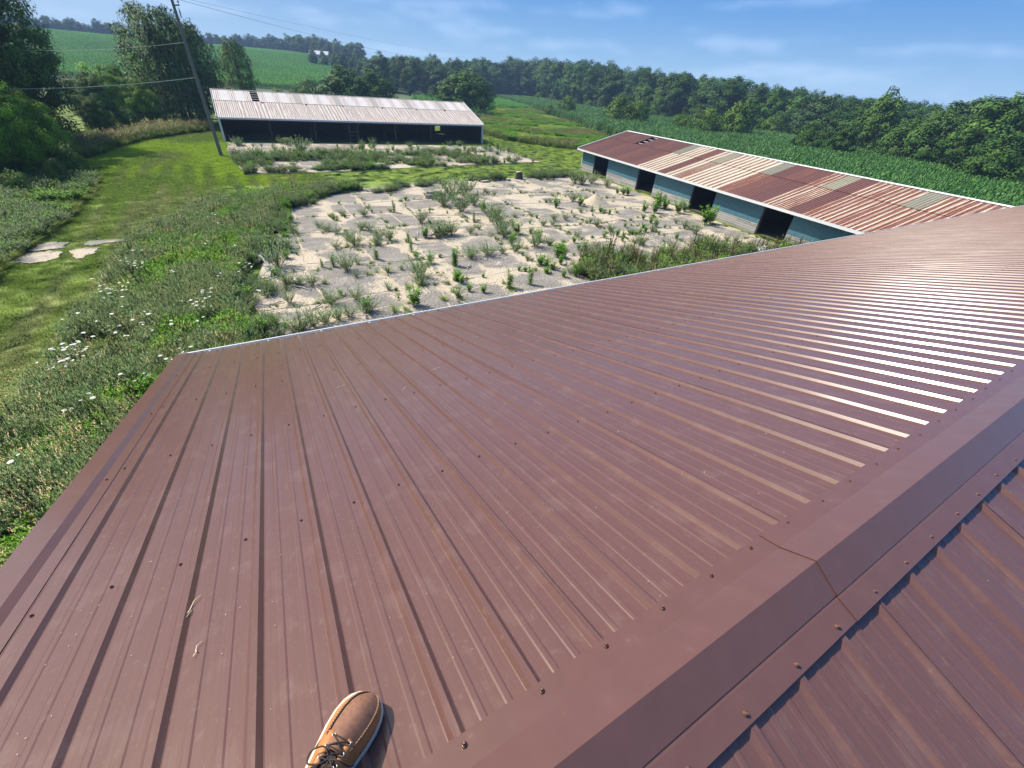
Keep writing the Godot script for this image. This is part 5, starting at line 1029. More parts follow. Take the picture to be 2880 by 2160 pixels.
func build_stable() -> void:
	# local x runs along the front from the far corner towards us, z points out of the front wall
	var bx := v3(-0.134, 0, 0.991)
	var bs := Basis(bx, Vector3.UP, bx.cross(Vector3.UP))
	var b := base("stable", Transform3D(bs, v3(33.73, 0, -41.26)))
	tag(b, "low stable with rust striped metal roof, blue siding and dark doorways", "shed")
	var LEN := 34.5
	var RZ := -5.67
	var EY := 2.28
	var RY := 3.90
	var pitch := atan2(RY - EY, -RZ)
	# roof sheets: two courses on each slope
	var sw := 1.0
	var kinds := "BBBBBBBBBBBWWWBWOWWWWOBBBFOBFFFFFFF"   # one letter for each sheet along the front slope
	var down := Vector3(0, -sin(pitch), cos(pitch))
	var nrm := Vector3(0, cos(pitch), sin(pitch))
	var fb := Basis(Vector3.RIGHT, nrm, down)
	var ridge := v3(0, RY, RZ)
	var tot := sqrt((RY - EY) * (RY - EY) + RZ * RZ)
	var upper_l := tot - 3.3
	var lower_l := 3.42 + 0.66
	var cache := {}
	var get_sheet := func(k: String, l: float, idx: int) -> Mesh:
		var set_: Array = M.r_brown
		if k == "W": set_ = M.r_white
		elif k == "O": set_ = M.r_orange
		elif k == "F": set_ = M.r_fine
		elif k == "G": set_ = M.r_sky
		var q := idx % set_.size()
		var key := "%s%d%.2f" % [k, q, l]
		if not cache.has(key): cache[key] = corrugated(sw + 0.02, l, 0.2033, 0.026, set_[q], 1)
		return cache[key]
	for k in kinds.length():
		var x := -0.5 + k * sw
		if x + sw > LEN + 0.5: continue
		var t := kinds[k]
		var up_t := t
		if t == "b": t = "B"
		if k in [11, 16, 21, 26, 31]: up_t = "G"
		var lift := 0.004 * (k % 2)
		if k != 5:
			put("roof_sheet", get_sheet.call(up_t, upper_l, k), b, Transform3D(fb, ridge + v3(x, 0, 0) + nrm * (0.034 + lift)))
		put("roof_sheet", get_sheet.call(t, lower_l, k + 1), b, Transform3D(fb, ridge + v3(x, 0, 0) + down * (upper_l - 0.12) + nrm * (0.003 + lift)))
	var rb := Basis(Vector3.LEFT, Vector3(0, cos(pitch), -sin(pitch)), Vector3(0, -sin(pitch), -cos(pitch)))
	for k in 35:
		var x := -0.5 + k * sw
		if x + sw > LEN + 0.5: continue
		put("roof_sheet", get_sheet.call("B", tot + 0.35, k), b, Transform3D(rb, ridge + v3(x + sw, 0, 0) + Vector3(0, cos(pitch), -sin(pitch)) * (0.004 + 0.004 * (k % 2))))
	# white ridge cap in lengths, white fascia, far gable trim
	var xx := -0.5
	while xx < LEN:
		var l := minf(3.05, LEN + 0.4 - xx)
		var m := MB.new()
		m.quad(v3(0, 0.085, 0), v3(l, 0.085, 0), v3(l, 0.085, 0) + down * 0.20, v3(0, 0.085, 0) + down * 0.20, Color.WHITE, nrm)
		m.quad(v3(0, 0.085, 0), v3(l, 0.085, 0), v3(l, 0.085 - 0.066, -0.19), v3(0, 0.085 - 0.066, -0.19), Color.WHITE, Vector3(0, cos(pitch), -sin(pitch)))
		put("ridge_cap", m.mesh(M.white_trim), b, Transform3D(Basis.IDENTITY, ridge + v3(xx, 0.004 * (int(xx) % 2), 0)))
		xx += 3.05
	var fz := 0.62
	var fy := EY - 0.62 * tan(pitch)
	xx = -0.48
	while xx < LEN:
		var l := minf(4.2, LEN + 0.4 - xx)
		var m := MB.new()
		m.box(v3(l * 0.5, 0, 0), v3(l - 0.004, 0.17, 0.03))
		put("fascia", m.mesh(M.white_trim), b, Transform3D(Basis.IDENTITY, v3(xx, fy - 0.06, fz)))
		xx += 4.2
	var gt := MB.new()
	gt.bar(v3(-0.49, RY + 0.02, RZ), v3(-0.49, fy + 0.01, fz + 0.01), 0.03, 0.16)
	gt.bar(v3(-0.49, RY + 0.02, RZ), v3(-0.49, EY - 0.1, RZ * 2.0), 0.03, 0.16)
	gt.bar(v3(-0.47, RY + 0.078, RZ + 0.01), v3(-0.47, fy + 0.068, fz), 0.12, 0.012)
	put("rake_trim", gt.mesh(M.white_trim), b)
	var soff := MB.new()
	soff.box(v3(LEN * 0.5, fy - 0.05, fz * 0.5 + 0.02), v3(LEN + 0.8, 0.015, fz - 0.10))
	put("soffit", soff.mesh(M.gray_wood), b)
	# purlins and rafters, seen through the hole in the roof
	for k in 6:
		var q := MB.new()
		var d: float = 0.25 + k * 0.62
		q.box(ridge + v3(LEN * 0.5, 0, 0) + down * d - nrm * 0.04, v3(LEN + 0.5, 0.045, 0.09), fb)
		put("purlin", q.mesh(M.gray_wood), b)
	for k in 15:
		var q := MB.new()
		q.bar(ridge + v3(k * 2.45 + 0.08, -0.16, 0), v3(k * 2.45 + 0.08, EY - 0.12, 0.0), 0.05, 0.14)
		put("rafter", q.mesh(M.dark_wood), b)
	# front wall: blue corrugated siding over weathered boards, broken by doorways
	var gaps := [[2.45, 5.15], [10.3, 12.82], [17.62, 20.12], [24.5, 26.82], [31.9, 34.3]]
	var x0 := 0.0
	var segs := []
	for g in gaps:
		segs.append([x0, g[0]]); x0 = g[1]
	segs.append([x0, LEN])
	var wall_top := EY - 0.30
	var r := RandomNumberGenerator.new()
	r.seed = 9
	for sg in segs:
		var ln: float = sg[1] - sg[0]
		var n := maxi(1, int(round(ln / 0.95)))
		var sh := corrugated(ln / n + 0.015, wall_top - 0.70, 0.068, 0.014, M.blue)
		for k in n:
			put("siding_sheet", sh, b, Transform3D(Basis(Vector3.RIGHT, v3(0, 0, 1), v3(0, -1, 0)), v3(sg[0] + k * ln / n, wall_top, 0.035 + 0.003 * (k % 2))))
		var y := 0.075
		while y < 0.78:
			var xs_: float = sg[0]
			while xs_ < sg[1] - 0.05:
				var pl := minf(r.randf_range(2.2, 3.8), sg[1] - xs_)
				if sg[1] - xs_ - pl < 0.6: pl = sg[1] - xs_
				put("plank", plank(pl - 0.016, 0.132, 0.028, r.randi(), M.gray_wood if r.randf() < 0.6 else M.gray_wood2), b, Transform3D(Basis(v3(0, 0, 1), r.randf_range(-0.004, 0.004)), v3(xs_, y + r.randf_range(-0.004, 0.004), r.randf_range(-0.004, 0.012))))
				xs_ += pl
			y += 0.149
	for g in gaps:
		for e in g:
			var q := MB.new()
			q.box(v3(e, EY * 0.5 - 0.1, -0.07), v3(0.13, EY - 0.2, 0.13))
			put("door_post", q.mesh(M.dark_wood), b)
		var h := MB.new()
		h.box(v3((g[0] + g[1]) * 0.5, EY - 0.36, -0.03), v3(g[1] - g[0] - 0.13, 0.20, 0.05))
		put("lintel", h.mesh(M.dark_wood), b)
	# back wall, gables, inner partition boards
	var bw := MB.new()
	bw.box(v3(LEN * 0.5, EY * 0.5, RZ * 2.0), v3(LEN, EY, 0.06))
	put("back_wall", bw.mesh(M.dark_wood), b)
	for e in [0.0, LEN]:
		var w := MB.new()
		for s in [-0.03, 0.03]:
			w.quad(v3(e + s, 0.0, 0), v3(e + s, 0.0, RZ * 2), v3(e + s, EY, RZ * 2), v3(e + s, EY, 0), Color.WHITE, v3(signf(s), 0, 0))
			w.tri(v3(e + s, EY, 0), v3(e + s, EY, RZ * 2), v3(e + s, RY - 0.05, RZ), v3(signf(s), 0, 0), Color.WHITE)
		w.quad(v3(e - 0.03, 0, 0), v3(e + 0.03, 0, 0), v3(e + 0.03, EY, 0), v3(e - 0.03, EY, 0), Color.WHITE, v3(0, 0, 1))
		put("gable_wall", w.mesh(M.blue), b)
	var corner := MB.new()
	corner.box(v3(-0.04, EY * 0.5 - 0.15, 0.04), v3(0.09, EY - 0.3, 0.09))
	put("corner_trim", corner.mesh(M.white_trim), b)
	for k in 4:
		var q := MB.new()
		q.box(v3(7.7 + k * 7.3, 0.6, -3.0), v3(0.05, 1.2, 5.4))
		put("partition", q.mesh(M.dark_wood), b)
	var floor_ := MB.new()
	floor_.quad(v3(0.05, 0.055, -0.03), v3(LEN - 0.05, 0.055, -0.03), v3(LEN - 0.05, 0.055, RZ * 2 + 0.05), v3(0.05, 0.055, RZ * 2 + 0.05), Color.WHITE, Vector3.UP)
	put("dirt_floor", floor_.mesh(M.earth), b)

func build_open_shed() -> void:
	var bx := v3(0.99996, 0, 0.0087)
	var b := base("open_shed", Transform3D(Basis(bx, Vector3.UP, bx.cross(Vector3.UP)), v3(-0.7, 0, -62.95)))
	tag(b, "long open fronted shed with whitish rust streaked metal roof", "shed")
	var LEN := 32.5
	var RZ := -7.0
	var EY := 2.40
	var RY := 4.60
	var BZ := -11.2
	var BY := 3.30
	var pitch := atan2(RY - EY, -RZ)
	var down := Vector3(0, -sin(pitch), cos(pitch))
	var nrm := Vector3(0, cos(pitch), sin(pitch))
	var fb := Basis(Vector3.RIGHT, nrm, down)
	var ridge := v3(0, RY, RZ)
	var tot := sqrt((RY - EY) * (RY - EY) + RZ * RZ)
	var sw := LEN / 41.0
	var up_l := tot - 4.25
	var lo_l := 4.37 + 0.18
	var cache := {}
	for k in 41:
		var x := k * sw
		var lift := 0.004 * (k % 2)
		var uk: String = "t%d" % (k % 2)
		var um: Material = M.p_top[k % 2]
		if k in [11, 17, 23, 29, 35]:
			uk = "s"; um = M.p_sky[0]
		if not cache.has(uk): cache[uk] = corrugated(sw + 0.02, up_l, 0.2, 0.02, um, 1)
		if k != 5: put("roof_sheet", cache[uk], b, Transform3D(fb, ridge + v3(x, 0, 0) + nrm * (0.030 + lift)))
		var j := (k * 7 + k / 4) % 5
		var lk := "l%d" % j
		if not cache.has(lk): cache[lk] = corrugated(sw + 0.02, lo_l, 0.2, 0.02, M.p_white[j], 1)
		put("roof_sheet", cache[lk], b, Transform3D(fb, ridge + v3(x, 0, 0) + down * (up_l - 0.12) + nrm * (0.003 + lift)))
	var bl := sqrt((RY - BY) * (RY - BY) + (BZ - RZ) * (BZ - RZ)) + 0.3
	var bd := v3(0, BY - RY, BZ - RZ).normalized()
	var bsh := corrugated(sw + 0.02, bl, 0.2, 0.02, M.p_white[0], 1)
	var bnn := v3(0, -bd.z, bd.y)
	for k in 41:
		put("roof_sheet", bsh, b, Transform3D(Basis(Vector3.LEFT, bnn, bd), ridge + v3((k + 1) * sw, 0, 0) + bnn * (0.004 + 0.004 * (k % 2))))
	var cap := MB.new()
	cap.quad(v3(-0.1, 0.07, 0), v3(LEN + 0.1, 0.07, 0), v3(LEN + 0.1, 0.07, 0) + down * 0.16, v3(-0.1, 0.07, 0) + down * 0.16, Color.WHITE, nrm)
	cap.quad(v3(-0.1, 0.07, 0), v3(LEN + 0.1, 0.07, 0), v3(LEN + 0.1, 0.07, 0) + bd * 0.16, v3(-0.1, 0.07, 0) + bd * 0.16, Color.WHITE, bnn)
	put("ridge_cap", cap.mesh(plain(Color(0.20, 0.19, 0.18), 0.7)), b, Transform3D(Basis.IDENTITY, ridge))
	# trim
	var fa := MB.new()
	fa.box(v3(LEN * 0.5, EY - 0.11, 0.17), v3(LEN + 0.2, 0.17, 0.03))
	put("fascia", fa.mesh(M.white_trim), b)
	for e in [-0.06, LEN + 0.06]:
		var q := MB.new()
		q.bar(ridge + v3(e, 0.0, 0), v3(e, EY + 0.0, 0.17), 0.04, 0.2)
		q.bar(ridge + v3(e, 0.0, 0), v3(e, BY, BZ), 0.04, 0.2)
		put("rake_trim", q.mesh(M.white_trim), b)
	for e in [0.08, LEN - 0.08]:
		var q := MB.new()
		q.box(v3(e, EY * 0.5 - 0.04, 0.02), v3(0.2, EY - 0.08, 0.2))
		put("corner_post", q.mesh(M.white_trim), b)
	# posts, header, purlins, rafters
	for e in [5.0, 9.9, 13.9, 14.95, 19.8, 24.7]:
		var q := MB.new()
		q.box(v3(e, EY * 0.5 - 0.06, -0.25), v3(0.16, EY, 0.16))
		q.bar(v3(e + 0.05, EY - 0.75, -0.25), v3(e + 0.65, EY - 0.12, -0.25), 0.1, 0.05)
		put("post", q.mesh(M.dark_wood), b)
	for y in [0.35, 0.75, 1.15]:
		var q := MB.new()
		q.box(v3(14.42, y, -0.25), v3(0.9, 0.12, 0.05))
		put("rail", q.mesh(M.dark_wood), b)
	for e in [4.95, 9.82, 14.2, 19.3, 24.0, 28.3]:
		var q := MB.new()
		q.box(v3(e, 1.85, RZ * 0.55), v3(0.16, 3.7, 0.16))
		put("post", q.mesh(M.dark_wood), b)
	var hd := MB.new()
	hd.box(v3(LEN * 0.5, EY - 0.24, -0.25), v3(LEN, 0.22, 0.06))
	put("header", hd.mesh(M.dark_wood), b)
	for k in 11:
		var q := MB.new()
		q.box(ridge + v3(LEN * 0.5, 0, 0) + down * (0.3 + k * 0.66) - nrm * 0.04, v3(LEN, 0.05, 0.09), fb)
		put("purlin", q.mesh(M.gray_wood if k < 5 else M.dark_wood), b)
	for k in 14:
		var q := MB.new()
		q.bar(ridge + v3(k * 2.485 + 0.07, -0.19, 0), v3(k * 2.485 + 0.07, EY - 0.2, 0.0), 0.05, 0.2)
		put("rafter", q.mesh(M.dark_wood), b)
	# back wall of upright boards with one window opening, side walls
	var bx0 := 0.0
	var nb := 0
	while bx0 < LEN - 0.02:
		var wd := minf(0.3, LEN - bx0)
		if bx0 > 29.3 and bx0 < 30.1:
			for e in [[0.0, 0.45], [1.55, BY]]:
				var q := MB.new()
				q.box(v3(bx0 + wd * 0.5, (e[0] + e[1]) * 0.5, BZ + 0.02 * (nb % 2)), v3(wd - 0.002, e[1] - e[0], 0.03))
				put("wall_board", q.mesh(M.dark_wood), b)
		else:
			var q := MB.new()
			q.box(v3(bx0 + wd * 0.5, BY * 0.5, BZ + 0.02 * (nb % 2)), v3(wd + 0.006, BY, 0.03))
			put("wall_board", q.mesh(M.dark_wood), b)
		bx0 += wd
		nb += 1
	for e in [0.0, LEN]:
		var w := MB.new()
		for s in [-0.03, 0.03]:
			w.quad(v3(e + s, 0, -0.1), v3(e + s, 0, BZ), v3(e + s, EY, BZ), v3(e + s, EY - 0.1, -0.1), Color.WHITE, v3(signf(s), 0, 0))
			w.quad(v3(e + s, EY - 0.1, -0.1), v3(e + s, EY, BZ), v3(e + s, BY, BZ), v3(e + s, RY - 0.06, RZ), Color.WHITE, v3(signf(s), 0, 0))
		put("side_wall", w.mesh(M.dark_wood), b)
	var floor_ := MB.new()
	floor_.quad(v3(0.05, 0.07, 0.4), v3(LEN - 0.05, 0.07, 0.4), v3(LEN - 0.05, 0.07, BZ), v3(0.05, 0.07, BZ), Color.WHITE, Vector3.UP)
	put("dirt_floor", floor_.mesh(M.earth), b)

func build_pole() -> void:
	var p := base("utility_pole", Transform3D(Basis.IDENTITY, v3(-1.15, 0, -52.77)))
	tag(p, "weathered wooden utility pole at the corner of the white roofed shed", "pole")
	var m := MB.new()
	var top := v3(-0.12, 11.15, 0.15)
	var pts := []
	var rd := []
	for k in 9:
		pts.append(v3(0, -0.1, 0).lerp(top, k / 8.0)); rd.append(lerpf(0.165, 0.105, k / 8.0))
	m.tube(pts, rd, 12)
	put("shaft", m.mesh(M.pole_wood), p)
	var br := MB.new()
	br.bar(top + v3(-0.1, -0.35, 0.0), top + v3(0.42, -0.30, 0.12), 0.07, 0.09)
	put("bracket", br.mesh(M.pole_wood), p)
	for e in [top + v3(0.02, 0.0, 0), top + v3(0.38, -0.25, 0.11)]:
		var q := MB.new()
		q.tube([e, e + v3(0, 0.08, 0), e + v3(0, 0.12, 0), e + v3(0, 0.2, 0), e + v3(0, 0.24, 0)], [0.025, 0.025, 0.07, 0.075, 0.03], 10)
		put("insulator", q.mesh(plain(Color(0.35, 0.30, 0.27), 0.3)), p)
	var fz := MB.new()
	fz.tube([top + v3(0.30, -1.1, 0.1), top + v3(0.30, -0.75, 0.1), top + v3(0.31, -0.45, 0.1)], [0.03, 0.05, 0.02], 8)
	put("cutout", fz.mesh(plain(Color(0.12, 0.11, 0.11), 0.5)), p)
	var o := p.position
	var wires := [
		["upper service wire running from the pole into the left trees", o + v3(-0.1, 8.49, 0.14), v3(-14.4, 7.0, -57.9), 0.25, 0.010, Color(0.36, 0.36, 0.36)],
		["thick pale service cable running low from pole into left trees", o + v3(-0.1, 6.1, 0.14), v3(-14.2, 4.6, -52.8), 0.2, 0.017, Color(0.5, 0.5, 0.48)],
		["thin power line from pole top across the sky to the right", o + v3(0.26, 11.2, 0.26), v3(110.0, 16.8, -240.0), 2.2, 0.017, Color(0.35, 0.35, 0.36)],
		["faint second power line above the first from pole top rightward", o + v3(-0.1, 11.4, 0.15), v3(112.0, 18.6, -240.0), 1.2, 0.011, Color(0.40, 0.40, 0.42)],
		["power line leaving the pole top to the left edge", o + v3(-0.1, 11.4, 0.15), v3(-14.0, 10.9, -48.5), 0.2, 0.009, Color(0.40, 0.40, 0.42)],
	]
	for w in wires:
		var q := MB.new()
		var ps := []
		var rs := []
		for k in 17:
			var t := k / 16.0
			ps.append((w[1] as Vector3).lerp(w[2], t) - Vector3.UP * float(w[3]) * 4.0 * t * (1.0 - t)); rs.append(w[4])
		q.tube(ps, rs, 5)
		tag(put("wire", q.mesh(plain(w[5], 0.6))), w[0], "wire")
	# a second pole far off among the right-hand trees
	var fp := base("utility_pole", Transform3D(Basis.IDENTITY, v3(109, 0, -48)))
	tag(fp, "distant power pole with crossarm standing among the trees at right", "pole")
	var a := MB.new()
	a.tube([v3(0, -0.1, 0), v3(0.5, 11.6, 0.2)], [0.17, 0.11], 8)
	put("shaft", a.mesh(M.pole_wood), fp)
	var c := MB.new()
	c.bar(v3(-0.9, 10.9, 0.8), v3(1.9, 11.1, -0.5), 0.1, 0.12)
	put("crossarm", c.mesh(M.pole_wood), fp)

func build_house() -> void:
	var p := v3(72.4, 0, -424.0)
	p.y = terrain(p.x, p.z) - 0.2
	var h := base("farmhouse", Transform3D(Basis(Vector3.UP, -0.35).scaled(Vector3.ONE * 1.0), p))
	tag(h, "small white house with grey roof far off on the hill crest", "house")
	var w := MB.new()
	w.box(v3(0, 1.6, 0), v3(13, 3.2, 8))
	for s in [-6.5, 6.5]:
		w.tri(v3(s, 3.2, -4), v3(s, 3.2, 4), v3(s, 5.2, 0), v3(signf(s), 0, 0), Color.WHITE)
	put("wall", w.mesh(plain(Color(0.72, 0.72, 0.72), 0.8)), h)
	var r := MB.new()
	r.bar(v3(0, 5.25, 0.1), v3(0, 2.95, 4.6), 14.0, 0.15)
	r.bar(v3(0, 5.25, -0.1), v3(0, 2.95, -4.6), 14.0, 0.15)
	put("roof", r.mesh(plain(Color(0.42, 0.42, 0.44), 0.8)), h)
	for x in [-4.2, 0.5, 4.2]:
		var q := MB.new()
		q.box(v3(x, 1.7, 4.02), v3(1.2, 1.2, 0.05))
		put("window", q.mesh(plain(Color(0.05, 0.06, 0.07), 0.2)), h)
	var d := MB.new()
	d.box(v3(-1.8, 1.1, 4.02), v3(1.0, 2.1, 0.05))
	put("door", d.mesh(plain(Color(0.2, 0.1, 0.08), 0.6)), h)

# ---------------------------------------------------------------- plants
func jit(c: Color, a: float) -> Color:
	var k := 1.0 + rr(-a, a)
	return Color(c.r * k * (1.0 + rr(-a, a) * 0.4), c.g * k, c.b * k * (1.0 + rr(-a, a) * 0.4))
func lean(amount: float) -> Vector3:
	var a := rng.randf() * TAU
	var l := amount * sqrt(rng.randf())
	return v3(cos(a) * l, 1.0, sin(a) * l).normalized()

func grey_weed(seed_: int) -> MB:          # fine-stemmed, feathery, grey-green; one metre tall, scaled on placing
	rng.seed = seed_
	var m := MB.new()
	for k in 52:
		var d := lean(0.85)
		var p := v3(d.x * 0.16, 0, d.z * 0.16)
		var le := rr(0.6, 1.0) * (1.15 - 0.5 * (1.0 - d.y))
		var col := jit(Color(0.105, 0.160, 0.060), 0.25)
		m.blade(p, d, v3(d.x, -0.1, d.z) * 0.5, le, 0.018, col, col.lightened(0.1))
		for q in 13:
			var t := rr(0.2, 0.98)
			var a := rng.randf() * TAU
			var ld := (d * 0.8 + v3(cos(a), 0.15, sin(a)) * 0.8).normalized()
			var nn := (v3(rr(-0.5, 0.5), 1.0, rr(-0.5, 0.5)) + d * 0.3).normalized()
			m.leaf(p + d * le * t * 0.95 + v3(d.x, 0, d.z) * le * 0.3 * t * t, ld, ld.cross(nn).normalized(), rr(0.08, 0.16), rr(0.022, 0.036), nn, jit(col, 0.2))
	return m
func leafy_weed(seed_: int) -> MB:
	rng.seed = seed_
	var m := MB.new()
	for k in 14:
		var d := lean(0.6)
		var p := v3(rr(-0.1, 0.1), 0, rr(-0.1, 0.1))
		var le := rr(0.55, 0.95)
		m.blade(p, d, v3(d.x, 0, d.z), le, 0.024, Color(0.11, 0.15, 0.04), Color(0.10, 0.17, 0.03))
		for q in 18:
			var t := rr(0.08, 1.0)
			var a := rng.randf() * TAU
			var ld := (v3(cos(a), rr(0.1, 0.9), sin(a))).normalized()
			var nn := v3(-cos(a) * 0.35 + rr(-0.2, 0.2), 1.0, -sin(a) * 0.35 + rr(-0.2, 0.2)).normalized()
			m.leaf(p + d * le * t, ld, ld.cross(nn).normalized(), rr(0.15, 0.28) * (1.1 - 0.4 * t), rr(0.05, 0.085), nn, jit(Color(0.095, 0.215, 0.014), 0.28))
	return m
func stalk_weed(seed_: int) -> Array:      # [stem, leaves]: one upright stem thick with narrow hanging leaves
	rng.seed = seed_
	var st := MB.new()
	var lf := MB.new()
	for k in 3:
		var d := lean(0.22)
		var p := v3(rr(-0.05, 0.05), 0, rr(-0.05, 0.05))
		var le := rr(0.82, 1.0) if k == 0 else rr(0.55, 0.9)
		st.tube([p, p + d * le * 0.5, p + d * le], [0.014, 0.011, 0.004], 5, Color(0.10, 0.16, 0.03))
		for q in 54:
			var t := q / 54.0
			if t < 0.08: continue
			var a := q * 2.4 + rr(-0.3, 0.3)
			var o := v3(cos(a), 0, sin(a))
			var up := lerpf(0.25, 1.0, t)
			var l := lerpf(0.26, 0.17, t) * rr(0.8, 1.15)
			var col := jit(Color(0.080, 0.195, 0.012), 0.22)
			lf.blade(p + d * le * t, (o + Vector3.UP * up).normalized(), o * 0.6 - Vector3.UP * 0.9, l, rr(0.036, 0.055), col, col)
	return [st, lf]
func grass_weed(seed_: int) -> MB:
	rng.seed = seed_
	var m := MB.new()
	for k in 70:
		var d := lean(0.8)
		var col := jit(Color(0.135, 0.215, 0.018), 0.25)
		m.blade(v3(d.x, 0, d.z) * 0.08, d, v3(d.x, -0.5, d.z), rr(0.4, 1.0), 0.024, col, col.lerp(Color(0.24, 0.26, 0.07), 0.5))
	return m
func seed_grass(seed_: int, tan_: float) -> MB:   # tall meadow grass with dry heads
	rng.seed = seed_
	var m := MB.new()
	for k in 34:
		var d := lean(0.55)
		var col := jit(Color(0.095, 0.15, 0.022), 0.3)
		m.blade(v3(rr(-0.14, 0.14), 0, rr(-0.14, 0.14)), d, v3(d.x, -0.2, d.z), rr(0.4, 0.8), 0.014, col, col)
	for k in 9:
		var d := lean(0.35)
		var p := v3(rr(-0.12, 0.12), 0, rr(-0.12, 0.12))
		var l := rr(0.75, 1.0)
		var col := jit(Color(0.10, 0.12, 0.035).lerp(Color(0.30, 0.25, 0.14), tan_), 0.25)
		m.blade(p, d, v3(d.x, -0.1, d.z) * 0.4, l, 0.007, col, col)
		var top := p + d * l * 0.9 + v3(d.x, 0, d.z) * 0.15
		for q in 7:
			var a := rng.randf() * TAU
			var ld := (d + v3(cos(a), 0.2, sin(a)) * 0.6).normalized()
			m.leaf(top + d * rr(-0.08, 0.06), ld, ld.cross(v3(0, 1, 0.01)).normalized(), 0.055, 0.016, v3(cos(a) * 0.3, 1, sin(a) * 0.3).normalized(), jit(col, 0.2))
	return m
func dock_weed(seed_: int) -> MB:          # rusty seed stalks
	rng.seed = seed_
	var m := MB.new()
	for k in 6:
		var d := lean(0.32)
		var p := v3(rr(-0.08, 0.08), 0, rr(-0.08, 0.08))
		var l := rr(0.7, 1.0)
		m.blade(p, d, v3(d.x, 0, d.z) * 0.3, l, 0.016, Color(0.07, 0.06, 0.03), Color(0.08, 0.045, 0.028))
		for q in 44:
			var t := rr(0.4, 1.0)
			var a := rng.randf() * TAU
			var ld := (d * 1.2 + v3(cos(a), 0, sin(a)) * 0.8).normalized()
			m.leaf(p + d * l * t, ld, ld.cross(Vector3.UP).normalized(), rr(0.04, 0.075), 0.026, (v3(cos(a), 0.8, sin(a))).normalized(), jit(Color(0.085, 0.050, 0.030), 0.3))
		for q in 6:
			var a := rng.randf() * TAU
			var ld := v3(cos(a), 0.5, sin(a)).normalized()
			m.leaf(p + d * l * rr(0.02, 0.35), ld, ld.cross(Vector3.UP).normalized(), 0.28, 0.07, v3(-cos(a) * 0.3, 1, -sin(a) * 0.3).normalized(), jit(Color(0.08, 0.12, 0.03), 0.25))
	return m
func carrot_flower(seed_: int) -> Array:   # [stem and leaves, white umbels]
	rng.seed = seed_
	var m := MB.new()
	var f := MB.new()
	for k in 3:
		var d := lean(0.3)
		var p := v3(rr(-0.05, 0.05), 0, rr(-0.05, 0.05))
		var l := rr(0.75, 1.0) if k == 0 else rr(0.55, 0.95)
		m.blade(p, d, v3(d.x, 0, d.z) * 0.2, l, 0.010, Color(0.08, 0.12, 0.04), Color(0.09, 0.13, 0.05))
		for q in 8:
			var a := rng.randf() * TAU
			var ld := v3(cos(a), 0.6, sin(a)).normalized()
			m.leaf(p + d * l * rr(0.1, 0.8), ld, ld.cross(Vector3.UP).normalized(), 0.12, 0.03, Vector3.UP, jit(Color(0.08, 0.12, 0.04), 0.25))
		var top := p + d * l * 0.92 + v3(d.x, 0, d.z) * l * 0.1
		var tilt := lean(0.35)
		var sx := tilt.cross(v3(0.3, 0.1, 1)).normalized()
		var sz := sx.cross(tilt)
		var R := rr(0.034, 0.052) if k == 0 else rr(0.018, 0.04)
		for q in 26:
			var a := q * 2.4
			var r := R * sqrt(q / 26.0)
			var c := top + (sx * cos(a) + sz * sin(a)) * r + tilt * (0.012 - r * r * 3.0)
			var cc := Color(0.58, 0.59, 0.52) * rr(0.85, 1.1)
			f.quad(c - sx * 0.008 - sz * 0.008, c + sx * 0.008 - sz * 0.008, c + sx * 0.008 + sz * 0.008, c - sx * 0.008 + sz * 0.008, cc, (tilt + (c - top) * 4.0).normalized())
	return [m, f]
func corn_plant(seed_: int) -> MB:
	rng.seed = seed_
	var m := MB.new()
	m.blade(v3(0, 0, 0), Vector3.UP, v3(0.1, 0, 0.05), 2.2, 0.035, Color(0.05, 0.09, 0.02), Color(0.09, 0.13, 0.03))
	var a0 := rng.randf() * TAU
	for k in 11:
		var t := k / 11.0
		var a := a0 + (k % 2) * PI + rr(-0.5, 0.5)
		var o := v3(cos(a), 0, sin(a))
		var side := v3(-sin(a), 0, cos(a)) * 0.045
		var p := v3(0, 0.5 + t * 1.55, 0)
		var L := rr(0.65, 0.9) * (1.0 - 0.35 * t)
		var q := [p, p + o * L * 0.3 + v3(0, L * 0.42, 0), p + o * L * 0.68 + v3(0, L * 0.45, 0), p + o * L * 1.0 + v3(0, L * 0.12, 0)]
		var ws := [0.7, 1.0, 0.85, 0.1]
		var col := jit(Color(0.052, 0.140, 0.022), 0.22)
		for e in 3:
			var nn: Vector3 = side.cross(q[e + 1] - q[e]).normalized()
			if nn.y < 0: nn = -nn
			m.quad(q[e] - side * ws[e], q[e] + side * ws[e], q[e + 1] + side * ws[e + 1], q[e + 1] - side * ws[e + 1], col, nn)
	return m
func corn_clump(seed_: int) -> MB:         # far off: a metre of row seen as a clump of leaves
	rng.seed = seed_
	var m := MB.new()
	for k in 26:
		var a := rng.randf() * TAU
		var o := v3(cos(a), rr(0.3, 1.0), sin(a)).normalized()
		var p := v3(rr(-0.7, 0.7), rr(0.7, 1.7), rr(-0.2, 0.2))
		var nn := (v3(rr(-0.5, 0.5), 1.0, rr(-0.5, 0.5))).normalized()
		m.leaf(p, o, o.cross(nn).normalized(), rr(0.5, 0.9), 0.2, nn, jit(Color(0.045, 0.125, 0.022), 0.2))
	return m

